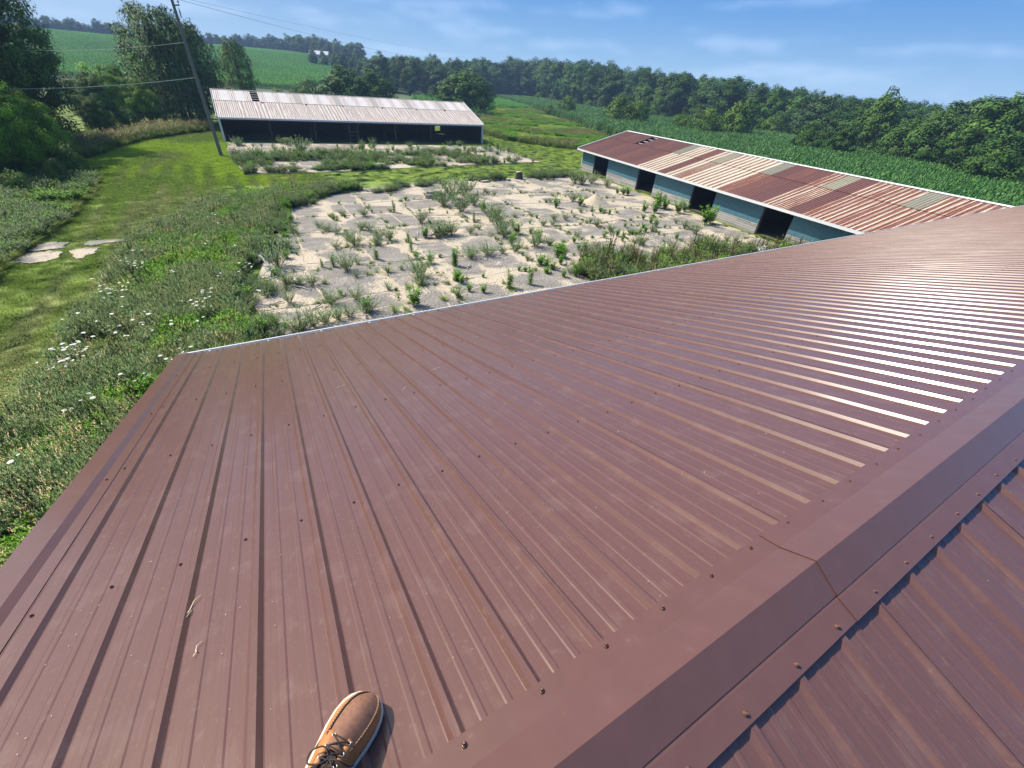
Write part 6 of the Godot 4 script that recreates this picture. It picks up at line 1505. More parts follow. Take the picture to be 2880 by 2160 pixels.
# ---------------------------------------------------------------- trees
func tree_shape(seed_: int, h: float, rad: float, low: float, clumps: int, per: int, leaf: float, col: Color, tip: Color, spread := 0.25) -> Array:
	rng.seed = seed_
	var tr := MB.new()
	var cr := MB.new()
	var ce := v3(0, h * (low + 1.0) * 0.5, 0)
	var ry := h * (1.0 - low) * 0.5
	var bend := v3(rr(-0.4, 0.4), 0, rr(-0.4, 0.4))
	tr.tube([v3(0, -0.2, 0), v3(0, h * 0.2, 0) + bend * 0.4, v3(0, h * 0.5, 0) + bend, v3(0, h * 0.85, 0) + bend * 0.6], [h * 0.024, h * 0.019, h * 0.013, h * 0.004], 8)
	var list := []
	for k in clumps:
		# lumps spread over an uneven crown, widest below the middle
		var y := 1.0 - 2.0 * (k + 0.5) / clumps
		var a := k * 2.39996 + rr(-0.5, 0.5)
		var rr0 := sqrt(1.0 - y * y)
		var f := pow(rng.randf(), 0.35) * rr(0.72, 1.06)
		var shape := 1.0 - 0.28 * maxf(y, 0.0)
		var c := ce + v3(cos(a) * rr0 * rad * shape * f, y * ry * f, sin(a) * rr0 * rad * shape * f)
		if c.y < h * 0.04: c.y = h * rr(0.04, 0.1)
		list.append(c)
		if k % maxi(1, clumps / 9) == 0:
			var s := v3(0, clampf(c.y - h * 0.12, h * 0.12, h * 0.7), 0) + bend * 0.5
			tr.tube([s, s.lerp(c, 0.5) + v3(0, -h * 0.015, 0), c], [h * 0.010, h * 0.007, h * 0.002], 5)
	for c in list:
		var rc := rad * spread * rr(0.7, 1.35)
		var cc := jit(col.lerp(tip, rng.randf()), 0.16)
		var out: Vector3 = (c - ce) / v3(rad, ry, rad)
		for q in per:
			var d := v3(rng.randfn(), rng.randfn(), rng.randfn()).normalized()
			var p: Vector3 = c + d * rc * pow(rng.randf(), 0.4) * v3(1.0, 0.8, 1.0)
			var nn := (d * 0.7 + out * 0.7 + v3(rr(-0.5, 0.5), 0.45 + rr(-0.4, 0.4), rr(-0.5, 0.5))).normalized()
			var ld := nn.cross(v3(rng.randfn(), rng.randfn(), rng.randfn())).normalized()
			ld = (ld - Vector3.UP * 0.25).normalized()
			cr.leaf(p, ld, ld.cross(nn).normalized(), leaf * rr(0.7, 1.35), leaf * rr(0.45, 0.75), nn, jit(cc, 0.2))
	return [tr, cr]
func willow_shape(seed_: int, h: float, rad: float, col: Color) -> Array:
	rng.seed = seed_
	var tr := MB.new()
	var cr := MB.new()
	tr.tube([v3(0, -0.2, 0), v3(0.1, h * 0.25, 0), v3(-0.2, h * 0.55, 0.2), v3(0.1, h * 0.8, 0)], [h * 0.035, h * 0.027, h * 0.017, h * 0.005], 8)
	for k in 120:
		var a := k * 2.39996
		var y := pow((k + 0.5) / 120.0, 0.85)
		var rw := rad * sqrt(maxf(0.0, 1.0 - pow(y * 1.05 - 0.25, 2.0) * 1.5)) * rr(0.35, 1.08)
		var c := v3(cos(a) * rw, h * (0.12 + 0.86 * y) + rr(-0.4, 0.4), sin(a) * rw)
		if k % 7 == 0: tr.tube([v3(0, h * 0.3 + y * h * 0.3, 0), c * v3(0.5, 1, 0.5), c], [h * 0.011, h * 0.007, h * 0.002], 5)
		var cc := jit(col, 0.25)
		for s in 11:
			var b := a + rr(-1.1, 1.1)
			var o := v3(cos(b), 0, sin(b))
			var p := c + v3(rr(-0.5, 0.5), rr(-0.3, 0.5), rr(-0.5, 0.5))
			var n := 13
			var fall := rr(0.10, 0.24)
			for q in n:
				var t := q / float(n)
				var ld := (o * (0.8 - t) + v3(rr(-0.4, 0.4), 0.35 - t * 1.5, rr(-0.4, 0.4))).normalized()
				p += (o * (0.20 * (1.0 - t)) + v3(0, 0.13 - t * fall * 2.2, 0)) * 0.9
				var nn := (o * 0.6 + v3(rr(-0.5, 0.5), 0.7, rr(-0.5, 0.5))).normalized()
				cr.leaf(p + v3(rr(-0.12, 0.12), rr(-0.1, 0.1), rr(-0.12, 0.12)), ld, ld.cross(nn).normalized(), rr(0.24, 0.42), rr(0.09, 0.14), nn, jit(cc, 0.22))
	return [tr, cr]

var SHAPES := {}
func shape_set() -> void:
	var g1 := Color(0.040, 0.090, 0.017)
	var g2 := Color(0.062, 0.130, 0.025)
	var mk := func(key: String, a: Array, native_h: float, mat: Material) -> void:
		SHAPES[key] = {"trunk": a[0].mesh(M.bark), "crown": a[1].mesh(mat), "h": native_h}
	for k in 4:
		mk.call("wood%d" % k, tree_shape(300 + k, 14.0, 4.6, 0.05, 66, 110, 0.5, [g1 * 0.85, g1, g1 * 1.25, Color(0.040, 0.080, 0.028)][k], [g2 * 0.8, g2, Color(0.082, 0.150, 0.028), Color(0.066, 0.122, 0.042)][k]), 14.0, M.leaf_far)
	for k in 2:
		mk.call("poplar%d" % k, tree_shape(320 + k, 15.0, 3.0, 0.05, 54, 100, 0.46, g1 * 0.9, g1.lerp(g2, 0.6), 0.3), 15.0, M.leaf_far)
	for k in 3:
		mk.call("bush%d" % k, tree_shape(340 + k, 4.0, 2.3, 0.0, 30, 130, 0.22, Color(0.055, 0.110, 0.014), Color(0.10, 0.175, 0.02), 0.32), 4.0, M.leaf)
	for k in 2:
		mk.call("near%d" % k, tree_shape(360 + k, 9.0, 4.2, 0.0, 120, 260, 0.17, Color(0.075, 0.155, 0.012), Color(0.20, 0.33, 0.018), 0.19), 9.0, M.leaf_near)
	mk.call("near_dark", tree_shape(370, 13.0, 4.8, 0.0, 130, 230, 0.23, Color(0.036, 0.082, 0.014), Color(0.072, 0.138, 0.02), 0.19), 13.0, M.leaf)
	mk.call("round0", tree_shape(380, 9.0, 5.6, 0.0, 110, 120, 0.36, Color(0.040, 0.092, 0.014), Color(0.062, 0.128, 0.020), 0.19), 9.0, M.leaf)
	mk.call("round1", tree_shape(381, 8.0, 4.6, 0.0, 80, 120, 0.34, Color(0.040, 0.090, 0.016), Color(0.060, 0.122, 0.022), 0.21), 8.0, M.leaf)
	for k in 2:
		mk.call("willow%d" % k, willow_shape(390 + k, 12.0, 4.2, Color(0.075, 0.132, 0.028)), 12.0, M.leaf)

func tree(key: String, x: float, z: float, h: float, wide: float, label: String, category: String, group: String, called := "tree") -> void:
	var sh: Dictionary = SHAPES[key]
	var s: float = h / sh.h
	var o := base(called, Transform3D(Basis(Vector3.UP, rng.randf() * TAU).scaled(Vector3(s * wide, s, s * wide)), v3(x, terrain(x, z) - 0.05, z)))
	tag(o, label, category, group)
	put("trunk", sh.trunk, o)
	put("crown", sh.crown, o)

func build_trees() -> void:
	shape_set()
	rng.seed = 900
	for e in TREES:
		tree(e[0], e[1], e[2], e[3], e[4], e[5], e[6], e[7], e[8])
	# the long wood beyond the cornfields: trees that stand at its edge singly, the mass behind as one
	var front := [[10.0, 330.0], [12.5, 270.0], [15.0, 225.0], [19.0, 215.0], [23.0, 225.0], [28.0, 275.0], [32.0, 290.0], [37.0, 232.0], [42.0, 203.0], [46.0, 176.0], [52.0, 168.0], [58.0, 142.0], [64.0, 124.0], [70.0, 111.0], [76.0, 99.0], [82.0, 90.0], [96.0, 84.0]]
	var sky_e := [[8.0, 1.25], [12.0, 1.35], [17.0, 1.75], [20.0, 1.9], [24.0, 2.1], [30.0, 2.3], [35.0, 2.6], [39.0, 2.65], [45.0, 2.45], [50.0, 2.15], [55.0, 1.95], [58.0, 1.75], [62.0, 1.35], [66.0, 1.5], [69.0, 1.2], [71.5, 1.1], [74.0, 2.2], [78.0, 2.6], [96.0, 2.6]]
	rng.seed = 911
	var az := 11.0
	var n := 0
	while az < 92.0:
		var r := table(front, az) + rr(2.0, 9.0)
		var el: float = table(sky_e, az)
		var top := 7.5 + (r + 15.0) * tan(deg_to_rad(el))
		var h := clampf(top * rr(0.45, 1.0), 5.0, 22.0)
		var key := "wood%d" % (rng.randi() % 4)
		if rng.randf() < 0.18: key = "poplar%d" % (rng.randi() % 2)
		var x := r * sin(deg_to_rad(az))
		var z := -r * cos(deg_to_rad(az))
		var where := ""
		for e in [[13.5, "just below the hill house"], [16.0, "over the far shed's middle"], [19.0, "over the far shed's right half"], [22.5, "left of the lone round tree"], [26.0, "behind the lone round tree"], [29.5, "right of the lone round tree"], [33.0, "over the meadow right of the shed"], [37.0, "at the corn strip's far end"], [41.0, "left above the stable's far gable"], [45.0, "above the stable's roof hole"], [49.0, "above the stable's striped sheets"], [53.0, "above the middle of the stable"], [58.0, "above the stable's near half"], [63.0, "left of the distant power pole"], [68.0, "around the distant power pole"], [74.0, "right of the distant power pole"], [180.0, "at the right picture edge"]]:
			if az < e[0]:
				where = e[1]
				break
		var size_w: String = "tall" if h > 14.5 else ("low" if h < 9.0 else "middling")
		tree(key, x, z, h, rr(1.0, 1.6), "%s %s tree at the wood edge %s" % [size_w, "slender" if key.begins_with("poplar") else ("light green" if key == "wood2" else "dark green"), where], "tree", "wood edge trees", "woodland_tree")
		n += 1
		az += rad_to_deg(rr(3.8, 8.0) * clampf(h / 12.0, 0.7, 1.3) / r)
	# shrubs along the edge of the corn
	rng.seed = 912
	az = 33.0
	while az < 90.0:
		var r := table(front, az) - rr(0.0, 5.0)
		if rng.randf() < 0.72:
			var h := rr(2.2, 6.0)
			tree("bush%d" % (rng.randi() % 3), r * sin(deg_to_rad(az)), -r * cos(deg_to_rad(az)), h, rr(0.8, 1.25), "%s leafy shrub between corn and wood, %s" % ["tall" if h > 4.6 else ("middling" if h > 3.2 else "low"), "above the stable's far end" if az < 44 else ("above the stable's middle" if az < 53 else ("above the stable's near end" if az < 63 else ("by the distant power pole" if az < 72 else "near the right picture edge")))], "shrub", "shrubs along the cornfield edge", "shrub")
		az += rad_to_deg(rr(2.6, 6.5) / r)
	var back := {}
	rng.seed = 913
	for row in 7:
		az = 9.0
		while az < 96.0:
			var r := table(front, az) + 14.0 + row * rr(10.0, 15.0)
			var el: float = table(sky_e, az) * (0.90 + 0.22 * nz.get_noise_2d(az * 60.0, row * 40.0)) * rr(0.72, 1.08)
			var h := 7.5 + r * tan(deg_to_rad(el))
			var x := r * sin(deg_to_rad(az))
			var z := -r * cos(deg_to_rad(az))
			var gy := terrain(x, z)
			h = clampf(h - gy, 6.0, 26.0)
			var key := ("wood%d" % (rng.randi() % 4)) if rng.randf() < 0.8 else "poplar%d" % (rng.randi() % 2)
			if not back.has(key): back[key] = [[], []]
			var s: float = h / SHAPES[key].h
			var w := rr(0.95, 1.5)
			back[key][0].append(Transform3D(Basis(Vector3.UP, rng.randf() * TAU).scaled(Vector3(s * w, s, s * w)), v3(x, gy, z)))
			back[key][1].append(Color(rr(0.8, 1.15), 1.0, rr(0.8, 1.3)) * rr(0.7, 1.2))
			az += rad_to_deg(rr(4.5, 9.0) / r)
	for key in back:
		tag(many("distant_wood", SHAPES[key].crown, back[key][0], back[key][1]), "mass of dark woodland rising behind the edge trees beyond the cornfields", "wood", "woodland mass", "stuff")
	# tree line on the far crest of the hill field
	var far_ := {}
	for row in 3:
		az = -40.0
		while az < 14.0:
			var r := 545.0 + row * 16.0 - ss(2.0, 14.0, az) * 120.0 + rr(-6, 6)
			var x := r * sin(deg_to_rad(az))
			var z := -r * cos(deg_to_rad(az))
			var h := rr(8.0, 12.5) * (1.0 + 0.25 * nz.get_noise_1d(az * 60.0)) * (1.0 + 0.35 * ss(0, 12, az))
			var key := "wood%d" % (rng.randi() % 4)
			if not far_.has(key): far_[key] = [[], []]
			var s: float = h / SHAPES[key].h
			far_[key][0].append(Transform3D(Basis(Vector3.UP, rng.randf() * TAU).scaled(Vector3(s * 1.1, s, s * 1.1)), v3(x, terrain(x, z) - 0.5, z)))
			far_[key][1].append(Color(rr(0.85, 1.15), 1.0, rr(0.85, 1.2)) * rr(0.75, 1.15))
			az += rad_to_deg(rr(4.0, 7.0) / r)
	for key in far_:
		tag(many("distant_tree_line", SHAPES[key].crown, far_[key][0], far_[key][1]), "far tree line along the crest of the hill field", "wood", "crest tree line", "stuff")

func scatter(poly: PackedVector2Array, per_m2: float, seed_: int, keep: Callable) -> Array:
	rng.seed = seed_
	var lo := poly[0]
	var hi := poly[0]
	for p in poly:
		lo = lo.min(p); hi = hi.max(p)
	var o := []
	var n := int((hi.x - lo.x) * (hi.y - lo.y) * per_m2)
	for k in n:
		var p := Vector2(rr(lo.x, hi.x), rr(lo.y, hi.y))
		if inside(p, poly) and keep.call(p): o.append(p)
	return o

func build_cover() -> void:
	# ---- mown grass
	rng.seed = 31
	var tuft := MB.new()
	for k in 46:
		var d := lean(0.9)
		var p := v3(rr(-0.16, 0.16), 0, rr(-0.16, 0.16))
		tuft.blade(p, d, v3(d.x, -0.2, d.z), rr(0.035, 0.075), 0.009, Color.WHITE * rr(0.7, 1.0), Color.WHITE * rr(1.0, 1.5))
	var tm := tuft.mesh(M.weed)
	var tf := []
	var tc := []
	for k in 90000:
		# thick near the camera, thinning far off
		var z := -pow(rng.randf(), 1.25) * 82.0 - 1.0
		var x := rr(-14.0, 6.0) if rng.randf() < 0.62 else rr(-14.0, 48.0)
		var p := Vector2(x, z)
		if z > -38.5 and x > -1.0: continue
		if inside(p, MEADOW) or inside(p, YARD) or inside(p, APRON): continue
		if on_drive(p): continue
		var s := rr(0.8, 1.25) * (1.0 + 0.6 * ss(-20, -60, z))
		tf.append(Transform3D(yaw(rng.randf() * TAU, s, s * rr(0.7, 1.2)), v3(x, 0.0, z)))
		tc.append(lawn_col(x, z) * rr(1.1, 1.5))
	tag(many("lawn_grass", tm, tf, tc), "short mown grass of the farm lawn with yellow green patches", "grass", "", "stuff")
	# ---- meadows: kinds spread by noise so that they gather in patches
	var kinds := {"grey": [], "leafy": [], "grass": [], "tan": [], "seed": [], "dock": []}
	var meshes := {"grey": grey_weed(401).mesh(M.weed), "leafy": leafy_weed(402).mesh(M.weed), "grass": grass_weed(403).mesh(M.weed), "tan": seed_grass(404, 1.0).mesh(M.weed), "seed": seed_grass(405, 0.12).mesh(M.weed), "dock": dock_weed(406).mesh(M.weed)}
	var cols := {}
	for k in kinds: cols[k] = []
	var add := func(kind: String, p: Vector2, h: float, w: float, t: float) -> void:
		kinds[kind].append(Transform3D(yaw(rng.randf() * TAU, w, h), v3(p.x, 0.0, p.y)))
		cols[kind].append(Color(rr(0.85, 1.15), 1.0, rr(0.85, 1.1)) * t)
	for p in scatter(MEADOW, 62.0, 51, func(_p): return true):
		var a := nz.get_noise_2d(p.x * 22.0, p.y * 22.0)
		var b := nz2.get_noise_2d(p.x * 16.0 + 70.0, p.y * 16.0)
		var edge := ss(-7.0, -3.0, p.x)
		var near_dry := ss(-15.0, -6.0, p.y)
		var t := rr(0.9, 1.4)
		var q := rng.randf()
		var leafy_p := ss(0.0, 0.22, a) * 0.75
		var grass_p := ss(0.0, 0.2, b) * 0.8
		if rng.randf() < near_dry * 0.26 + 0.04: add.call("tan", p, rr(0.45, 0.95), rr(0.7, 1.0), t)
		elif q < leafy_p: add.call("leafy", p, rr(0.35, 0.75) * (0.7 + 0.4 * edge), rr(0.3, 0.55), t)
		elif q < leafy_p + grass_p: add.call("grass", p, rr(0.4, 0.85), rr(0.45, 0.75), t * 1.15)
		elif rng.randf() < 0.66: add.call("grey", p, rr(0.4, 0.9), rr(0.35, 0.6), t)
		else: add.call("seed", p, rr(0.5, 0.95), rr(0.6, 0.9), t)
		if rng.randf() < 0.003: add.call("dock", p, rr(0.8, 1.2), 0.8, t)
	for p in scatter(LEFT_MEADOW, 15.0, 52, func(q): return q.x > -24.0 and q.y < -14.0):
		var a := nz.get_noise_2d(p.x * 12.0, p.y * 12.0)
		if a > 0.12: add.call("leafy", p, rr(0.5, 0.9), rr(0.6, 0.9), rr(0.8, 1.1))
		elif a > -0.05 or rng.randf() < 0.6: add.call("grass", p, rr(0.5, 0.9), rr(0.7, 1.0), rr(0.8, 1.15))
		elif rng.randf() < 0.5: add.call("leafy", p, rr(0.4, 0.8), rr(0.5, 0.8), rr(0.8, 1.1))
		else: add.call("grey", p, rr(0.5, 0.9), rr(0.6, 0.9), rr(0.8, 1.1))
	for p in scatter(BANK, 14.0, 53, func(q): return q.x > -20.0):
		if rng.randf() < 0.14: add.call("tan", p, rr(0.9, 1.5), 1.2, rr(0.9, 1.3))
		else: add.call("seed" if rng.randf() < 0.6 else "grass", p, rr(0.8, 1.5), 1.2, rr(0.8, 1.2))
	for p in scatter(RIGHT_MEADOW, 5.0, 54, func(_q): return true):
		var a := nz.get_noise_2d(p.x * 5.0, p.y * 5.0)
		if a > 0.1: add.call("grass", p, rr(0.7, 1.2), 1.5, rr(1.1, 1.5))
		elif a > -0.15: add.call("leafy", p, rr(0.6, 1.1), 1.3, rr(0.9, 1.3))
		else: add.call("seed" if rng.randf() < 0.93 else "tan", p, rr(0.8, 1.3), 1.5, rr(0.9, 1.2))
	# overgrown strip in front of the open shed, thickest towards us
	for p in scatter(APRON, 11.0, 55, func(q): return true):
		var d := ss(-55.0, -46.0, p.y + p.x * 0.12) * ss(34.0, 8.0, p.x + (p.y + 46.0) * 0.5)
		var a := nz.get_noise_2d(p.x * 14.0, p.y * 20.0)
		if rng.randf() > (d * 0.85 + 0.05 + 0.5 * ss(-48.0, -44.0, p.y)) * ss(-0.2, 0.15, a): continue
		var q := rng.randf()
		add.call("grey" if q < 0.42 else ("leafy" if q < 0.64 else ("seed" if q < 0.85 else "grass")), p, rr(0.25, 1.0) * (0.8 + a), rr(0.5, 0.9), rr(0.8, 1.15))
	# weed margin round the yard: far side, and the tall growth under our eave at the right
	for p in scatter(MARGIN, 16.0, 56, func(q): return true):
		var a := nz.get_noise_2d(p.x * 18.0, p.y * 18.0)
		if a < -0.02 or rng.randf() > 0.75: continue
		add.call("grey" if rng.randf() < 0.72 else ("leafy" if rng.randf() < 0.4 else "grass"), p, rr(0.18, 0.5) + a * 0.8, rr(0.35, 0.7), rr(0.75, 1.1))
	# stragglers creeping on to the slabs from the meadow, and low mats along the joints
	for p in scatter(PackedVector2Array([Vector2(-1.2, -36), Vector2(9, -37.5), Vector2(9, -31), Vector2(4.5, -29), Vector2(2.6, -22), Vector2(2.2, -14), Vector2(-0.8, -14)]), 26.0, 58, func(_q): return true):
		var a := nz.get_noise_2d(p.x * 30.0, p.y * 30.0)
		var reach := 1.0 - ss(0.0, 1.5, p.x - table([[-37.0, 6.0], [-35.0, 5.0], [-32.4, 2.6], [-29.0, 1.6], [-24.9, 0.5], [-20.0, -0.4], [-14.0, -0.4]], p.y))
		if rng.randf() > reach * 0.5 * ss(-0.1, 0.25, a): continue
		add.call("grey" if rng.randf() < 0.6 else ("seed" if rng.randf() < 0.5 else "leafy"), p, rr(0.3, 0.8), rr(0.35, 0.7), rr(0.8, 1.15))
	for k in 5200:
		var p := Vector2(rr(-0.2, 29.4), rr(-37.0, -12.0))
		if rng.randf() < 0.5: p.x = YARD_XS[rng.randi() % YARD_XS.size()] + rr(-0.2, 0.2) + nz.get_noise_2d(p.y * 30.0, 0.0) * 0.5
		else: p.y = YARD_ZS[rng.randi() % YARD_ZS.size()] + rr(-0.16, 0.16) + nz.get_noise_2d(p.x * 30.0, 50.0) * 0.5
		if not inside(p, YARD) or nz2.get_noise_2d(p.x * 20.0, p.y * 20.0) < 0.0: continue
		var q := rng.randf()
		add.call("grass" if q < 0.4 else ("grey" if q < 0.7 else "leafy"), p, rr(0.06, 0.24), rr(0.10, 0.26), rr(0.8, 1.15))
	for p in scatter(EAVE_WEEDS, 17.0, 57, func(_q): return true):
		var q := rng.randf()
		var a := nz.get_noise_2d(p.x * 14.0, p.y * 14.0)
		if a < -0.3 and rng.randf() < 0.6: continue
		add.call("tan" if q < 0.30 else ("seed" if q < 0.50 else ("leafy" if q < 0.62 else ("grey" if q < 0.86 else "dock"))), p, (rr(0.4, 1.2) + a * 0.7) * (1.25 if q > 0.86 else 1.0), rr(0.5, 0.9), rr(0.8, 1.2))
	var said := {"grey": "grey green feathery weeds of the rough meadow and yard margins", "leafy": "bright green leafy weeds growing through the meadow", "grass": "yellow green clumps of long meadow grass", "tan": "dry tan grass heads in the meadow beside the brown roof", "seed": "tall green meadow grass gone to seed", "dock": "rusty brown dock stalks among the meadow weeds"}
	var nm := {"grey": "feathery_weeds", "leafy": "leafy_weeds", "grass": "meadow_grass", "tan": "dry_grass", "seed": "seeding_grass", "dock": "dock_stalks"}
	for k in kinds: tag(many(nm[k], meshes[k], kinds[k], cols[k]), said[k], "weeds" if k in ["grey", "leafy", "dock"] else "grass", "", "stuff")
	# ---- corn
	rng.seed = 61
	var ct := [[], [], []]
	var cc := [[], [], []]
	var row_dir := Vector2(0.30, -0.954)
	var across := Vector2(0.954, 0.30)
	for i in range(-20, 190):
		var st := 0.24 if i < 100 else 0.36
		var j := -60.0
		while j < 290.0:
			var p := Vector2(30, 20) + across * (i * 0.76) + row_dir * j
			var far := p.length()
			j += st * (1.0 + 1.2 * ss(90.0, 200.0, far)) * rr(0.8, 1.2)
			if not inside(p, CORN): continue
			var q := rng.randi() % 3
			ct[q].append(Transform3D(yaw(rng.randf() * TAU, rr(0.9, 1.15) * (1.0 + 0.5 * ss(90, 200, far)), rr(0.88, 1.08)), v3(p.x + rr(-0.05, 0.05), terrain(p.x, p.y), p.y + rr(-0.05, 0.05))))
			cc[q].append(Color(rr(0.85, 1.15), 1.0, rr(0.85, 1.15)) * rr(0.85, 1.2))
	for q in 3:
		tag(many("corn", corn_plant(620 + q).mesh(M.corn), ct[q], cc[q]), "dense dark green standing corn of the field behind the stable", "corn", "corn of the right field", "stuff")
	var ht := []
	var hc := []
	for i in range(0, 420):
		# contour rows on the hill
		var r := 196.0 + i * 0.85
		if r > 540.0: break
		var az := -30.0
		while az < 15.5:
			var x := r * sin(deg_to_rad(az))
			var z := -r * cos(deg_to_rad(az))
			var step := rr(1.6, 2.4)
			az += rad_to_deg(step / r)
			if az > 13.4 - ss(520, 300, r) * 3.0 and r > 300.0 and az > 12.8: continue
			if az > 9.0 and az < 12.6 and r > 405.0: continue
			if r < 235.0 and az > 7.0 + (r - 196.0) * 0.08: continue
			ht.append(Transform3D(yaw(-deg_to_rad(az), 1.25, rr(0.9, 1.1)), v3(x, terrain(x, z) - 0.2, z)))
			hc.append(Color(rr(0.9, 1.1), 1.0, rr(0.9, 1.1)) * rr(0.85, 1.15) * (1.0 + 0.22 * nz.get_noise_2d(x * 1.2, z * 1.2)))
	# lower corn between the shed and the wood
	for i in range(0, 400):
		var r := 135.0 + i * 0.95
		var az := 19.0
		while az < 37.0:
			var x := r * sin(deg_to_rad(az))
			var z := -r * cos(deg_to_rad(az))
			az += rad_to_deg(rr(1.6, 2.4) / r)
			if r > table([[19.0, 205.0], [23.0, 215.0], [28.0, 265.0], [32.0, 280.0], [37.0, 225.0]], az) or inside(Vector2(x, z), RIGHT_MEADOW) or inside(Vector2(x, z), CORN): continue
			if az < 24.0 and r < 175.0: continue
			ht.append(Transform3D(yaw(-deg_to_rad(az) + 0.5, 1.25, rr(0.6, 0.8)), v3(x, terrain(x, z) - 0.2, z)))
			hc.append(Color(rr(0.9, 1.1), 1.0, rr(0.9, 1.1)) * rr(0.8, 1.1))
	tag(many("hill_corn", corn_clump(640).mesh(M.hill), ht, hc), "corn rows covering the hillside field at upper left", "corn", "", "stuff")

func on_drive(p: Vector2) -> bool:
	for e in DRIVE:
		var q := PackedVector2Array()
		for w in e: q.append(Vector2(w[0], w[1]))
		if inside(p, q): return true
	return false

func spot(x: float, z: float) -> String:
	if z < -40.0: return "before the open shed's " + ("left end" if x < 10.0 else ("middle" if x < 20.0 else "right end"))
	if Vector2(x - SAND[0], z - SAND[1]).length() < 3.0: return "beside the sand pile"
	if x > 26.0: return "by the stable's " + ("near doorway" if z > -20.0 else ("middle doorways" if z > -30.0 else "far corner"))
	if z < -34.0: return "at the yard's far edge"
	if x < 3.0: return "by the left meadow, " + ("near the roof" if z > -20.0 else "halfway back")
	if z > -17.5: return "close to the roof edge, " + ("left part" if x < 8.0 else ("middle" if x < 13.0 else "right part"))
	return ("mid yard" if z > -25.0 else "far yard") + ", " + ("left third" if x < 9.5 else ("middle third" if x < 17.0 else "right third"))

func build_weeds() -> void:
	# single plants on the slabs, each where it grows
	var grey := []
	var leafy := []
	var grass := []
	for k in 3:
		grey.append(grey_weed(700 + k).mesh(M.weed)); leafy.append(leafy_weed(710 + k).mesh(M.weed)); grass.append(grass_weed(720 + k).mesh(M.weed))
	var stalks := []
	for k in 3:
		var a := stalk_weed(730 + k)
		stalks.append([a[0].mesh(M.weed), a[1].mesh(M.weed)])
	rng.seed = 70
	var n := 0
	for e in WEEDS:
		var kind: String = e[0]
		var h: float = e[3]
		var w: float = e[4]
		var tf := Transform3D(yaw(rng.randf() * TAU, w, h), v3(e[1], 0.045, e[2]))
		n += 1
		var size_ := "tiny" if h < 0.3 else ("small" if h < 0.5 else ("knee high" if h < 0.8 else ("big" if h < 1.1 else "tall")))
		if kind == "t":
			var s: Array = stalks[n % 3]
			var o := base("upright_weed", tf)
			put("stem", s[0], o)
			put("leaves", s[1], o)
			if n == HERO_A: tag(o, "tall narrow leaved green weed nearest the roof edge, left of its pair", "weed")
			elif n == HERO_B: tag(o, "tall narrow leaved green weed right of its pair near roof edge", "weed")
			else: tag(o, "%s upright bright green weed on the concrete, %s" % [size_, spot(e[1], e[2])], "weed", "upright weeds on the yard")
		elif kind == "g":
			tag(put("feathery_weed", grey[n % 3], self, tf), "%s%s grey green feathery weed, %s" % [size_, " spreading" if w > h * 1.1 else "", spot(e[1], e[2])], "weed", "grey weeds on the yard")
		elif kind == "b":
			tag(put("leafy_weed", leafy[n % 3], self, tf), "%s bright green leafy weed, %s" % [size_, spot(e[1], e[2])], "weed", "leafy weeds on the yard")
		else:
			tag(put("grass_tuft", grass[n % 3], self, tf), "%s yellow green grass tuft, %s" % [size_, spot(e[1], e[2])], "weed", "grass tufts on the yard")
	# white umbels over the meadow
	var fl := []
	for k in 3:
		var a := carrot_flower(740 + k)
		fl.append([a[0].mesh(M.weed), a[1].mesh(M.weed)])
	n = 0
	for e in FLOWERS:
		var o := base("wild_carrot", Transform3D(yaw(rng.randf() * TAU, 1.15, rr(0.85, 1.15)), v3(e[0], 0.0, e[1])))
		put("stem", fl[n % 3][0], o)
		put("umbel", fl[n % 3][1], o)
		tag(o, "white wild carrot flowers in the meadow, " + ("by the mown lawn" if e[0] < -4.0 else ("halfway to the yard" if e[0] < -2.0 else "close to the concrete yard")) + (" near the roof" if e[1] > -17.0 else (" further back" if e[1] > -26.0 else " at the far end")), "flower", "wild carrot in the meadow")
		n += 1

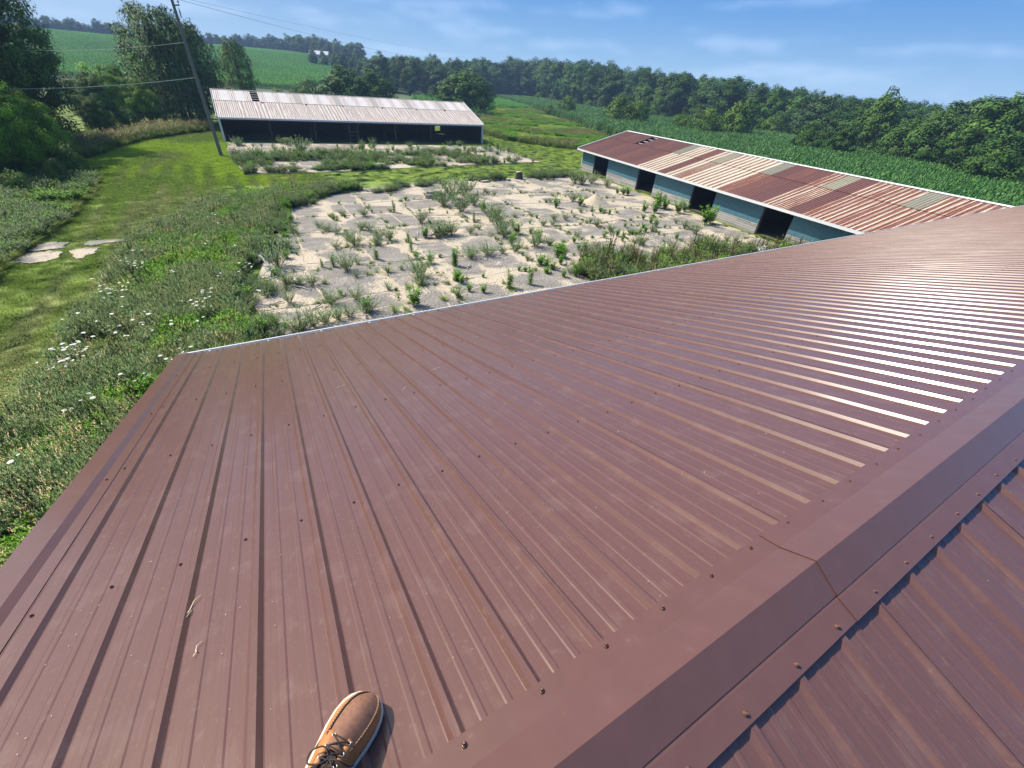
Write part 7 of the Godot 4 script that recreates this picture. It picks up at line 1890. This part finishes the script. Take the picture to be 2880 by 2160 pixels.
func build_bits() -> void:
	# heap of sand near the stable
	rng.seed = 81
	var s := MB.new()
	var R := 1.15
	var seg := 40
	var rings := 14
	var pt := func(j: int, k: int) -> Vector3:
		var a := TAU * (k % seg) / seg
		var t := j / float(rings)
		var lump := 1.0 + 0.10 * nz.get_noise_2d(cos(a) * 60.0, sin(a) * 60.0)
		var y := 0.82 * pow(1.0 - t, 1.15) + 0.05 * nz2.get_noise_2d(cos(a) * t * 300.0, sin(a) * t * 300.0) * (1.0 - t) - 0.02
		return v3(cos(a) * R * t * lump * 1.15, y, sin(a) * R * t * lump)
	for j in rings:
		for k in seg:
			s.quad(pt.call(j, k), pt.call(j, k + 1), pt.call(j + 1, k + 1), pt.call(j + 1, k), Color.WHITE)
	for q in s.n.size():
		if s.n[q].y < 0: s.n[q] = -s.n[q]
	tag(put("sand_pile", s.mesh(M.sand), self, Transform3D(Basis.IDENTITY, v3(SAND[0], 0.04, SAND[1]))), "pale cone of sand heaped on the concrete near the stable", "sand pile")
	# old stump at the far edge
	var st := base("tree_stump", Transform3D(Basis.IDENTITY, v3(STUMP[0], 0.0, STUMP[1])))
	tag(st, "dark tree stump with pale cut top at the yard's far edge", "stump")
	var b := MB.new()
	b.tube([v3(0, 0, 0), v3(0.02, 0.2, 0), v3(0, 0.55, 0.02), v3(0, 0.62, 0)], [0.46, 0.36, 0.33, 0.30], 14)
	put("trunk", b.mesh(M.bark), st)
	var tp := MB.new()
	tp.tube([v3(0, 0.615, 0), v3(0, 0.645, 0)], [0.30, 0.28], 14)
	put("cut_face", tp.mesh(plain(Color(0.55, 0.5, 0.42), 0.9)), st)
	# broken pale boards and sticks
	for e in BOARDS:
		var m := MB.new()
		var L: float = e[3]
		var bs := Basis(Vector3.UP, e[2]) * Basis(v3(0, 0, 1), e[5])
		m.box(v3(0, 0, 0), v3(L, 0.022, e[4]))
		m.box(v3(L * 0.5 + 0.03, 0.0, e[4] * 0.2), v3(0.07, 0.020, e[4] * 0.4))
		tag(put("broken_board", m.mesh(M.gray_wood), self, Transform3D(bs, v3(e[0], 0.075 + absf(sin(e[5])) * L * 0.5, e[1]))), e[6], "board", "broken boards on the yard")
	for e in STICKS:
		var m := MB.new()
		rng.seed = int(e[0] * 100)
		var pts := []
		var rd := []
		for k in 7:
			var t := k / 6.0 - 0.5
			pts.append(v3(t * e[3], 0.05 + 0.03 * rr(0, 1), rr(-0.04, 0.04))); rd.append(0.028 * (1.0 - 0.5 * absf(t)))
		m.tube(pts, rd, 6)
		m.tube([pts[4], pts[4] + v3(0.12, 0.12, 0.15)], [0.016, 0.006], 5)
		tag(put("driftwood", m.mesh(M.gray_wood), self, Transform3D(Basis(Vector3.UP, e[2]), v3(e[0], 0.04, e[1]))), "bleached dead branch lying on concrete, " + spot(e[0], e[1]), "branch", "dead branches on the yard")
	# chunks of broken concrete
	var n := 0
	for e in CHUNKS:
		rng.seed = 8000 + n
		n += 1
		var m := MB.new()
		var ring := PackedVector2Array()
		for k in 6:
			var a := TAU * (k + rr(-0.3, 0.3)) / 6.0
			ring.append(Vector2(cos(a), sin(a) * 0.7) * e[2] * rr(0.55, 1.15))
		poly_slab(m, ring, e[3], -e[3] + 0.05, Vector2(rr(-0.15, 0.15), rr(-0.15, 0.15)))
		tag(put("concrete_chunk", m.mesh(M.rubble), self, Transform3D(Basis.IDENTITY, v3(e[0], 0.03, e[1]))), "broken %s of concrete, %s" % ["slab" if e[2] > 0.55 else "lump", spot(e[0], e[1])], "concrete chunk", "concrete chunks at the yard edge")
	# a scrap of white plastic near the stable
	var pl := MB.new()
	rng.seed = 83
	var grid := {}
	for i in 9:
		for j in 7:
			grid[Vector2i(i, j)] = v3((i - 4) * 0.14 + rr(-0.03, 0.03), 0.06 + 0.16 * rng.randf(), (j - 3) * 0.12 + rr(-0.03, 0.03))
	for i in 8:
		for j in 6:
			var nn: Vector3 = -((grid[Vector2i(i + 1, j)] - grid[Vector2i(i, j)]) as Vector3).cross(grid[Vector2i(i, j + 1)] - grid[Vector2i(i, j)]).normalized()
			pl.quad(grid[Vector2i(i, j)], grid[Vector2i(i + 1, j)], grid[Vector2i(i + 1, j + 1)], grid[Vector2i(i, j + 1)], Color.WHITE, nn)
	tag(put("plastic_sheet", pl.mesh(plain(Color(0.72, 0.72, 0.72), 0.4)), self, Transform3D(Basis.IDENTITY, v3(PLASTIC[0], 0.3, PLASTIC[1]))), "crumpled white plastic scrap in the weeds near the stable", "plastic")
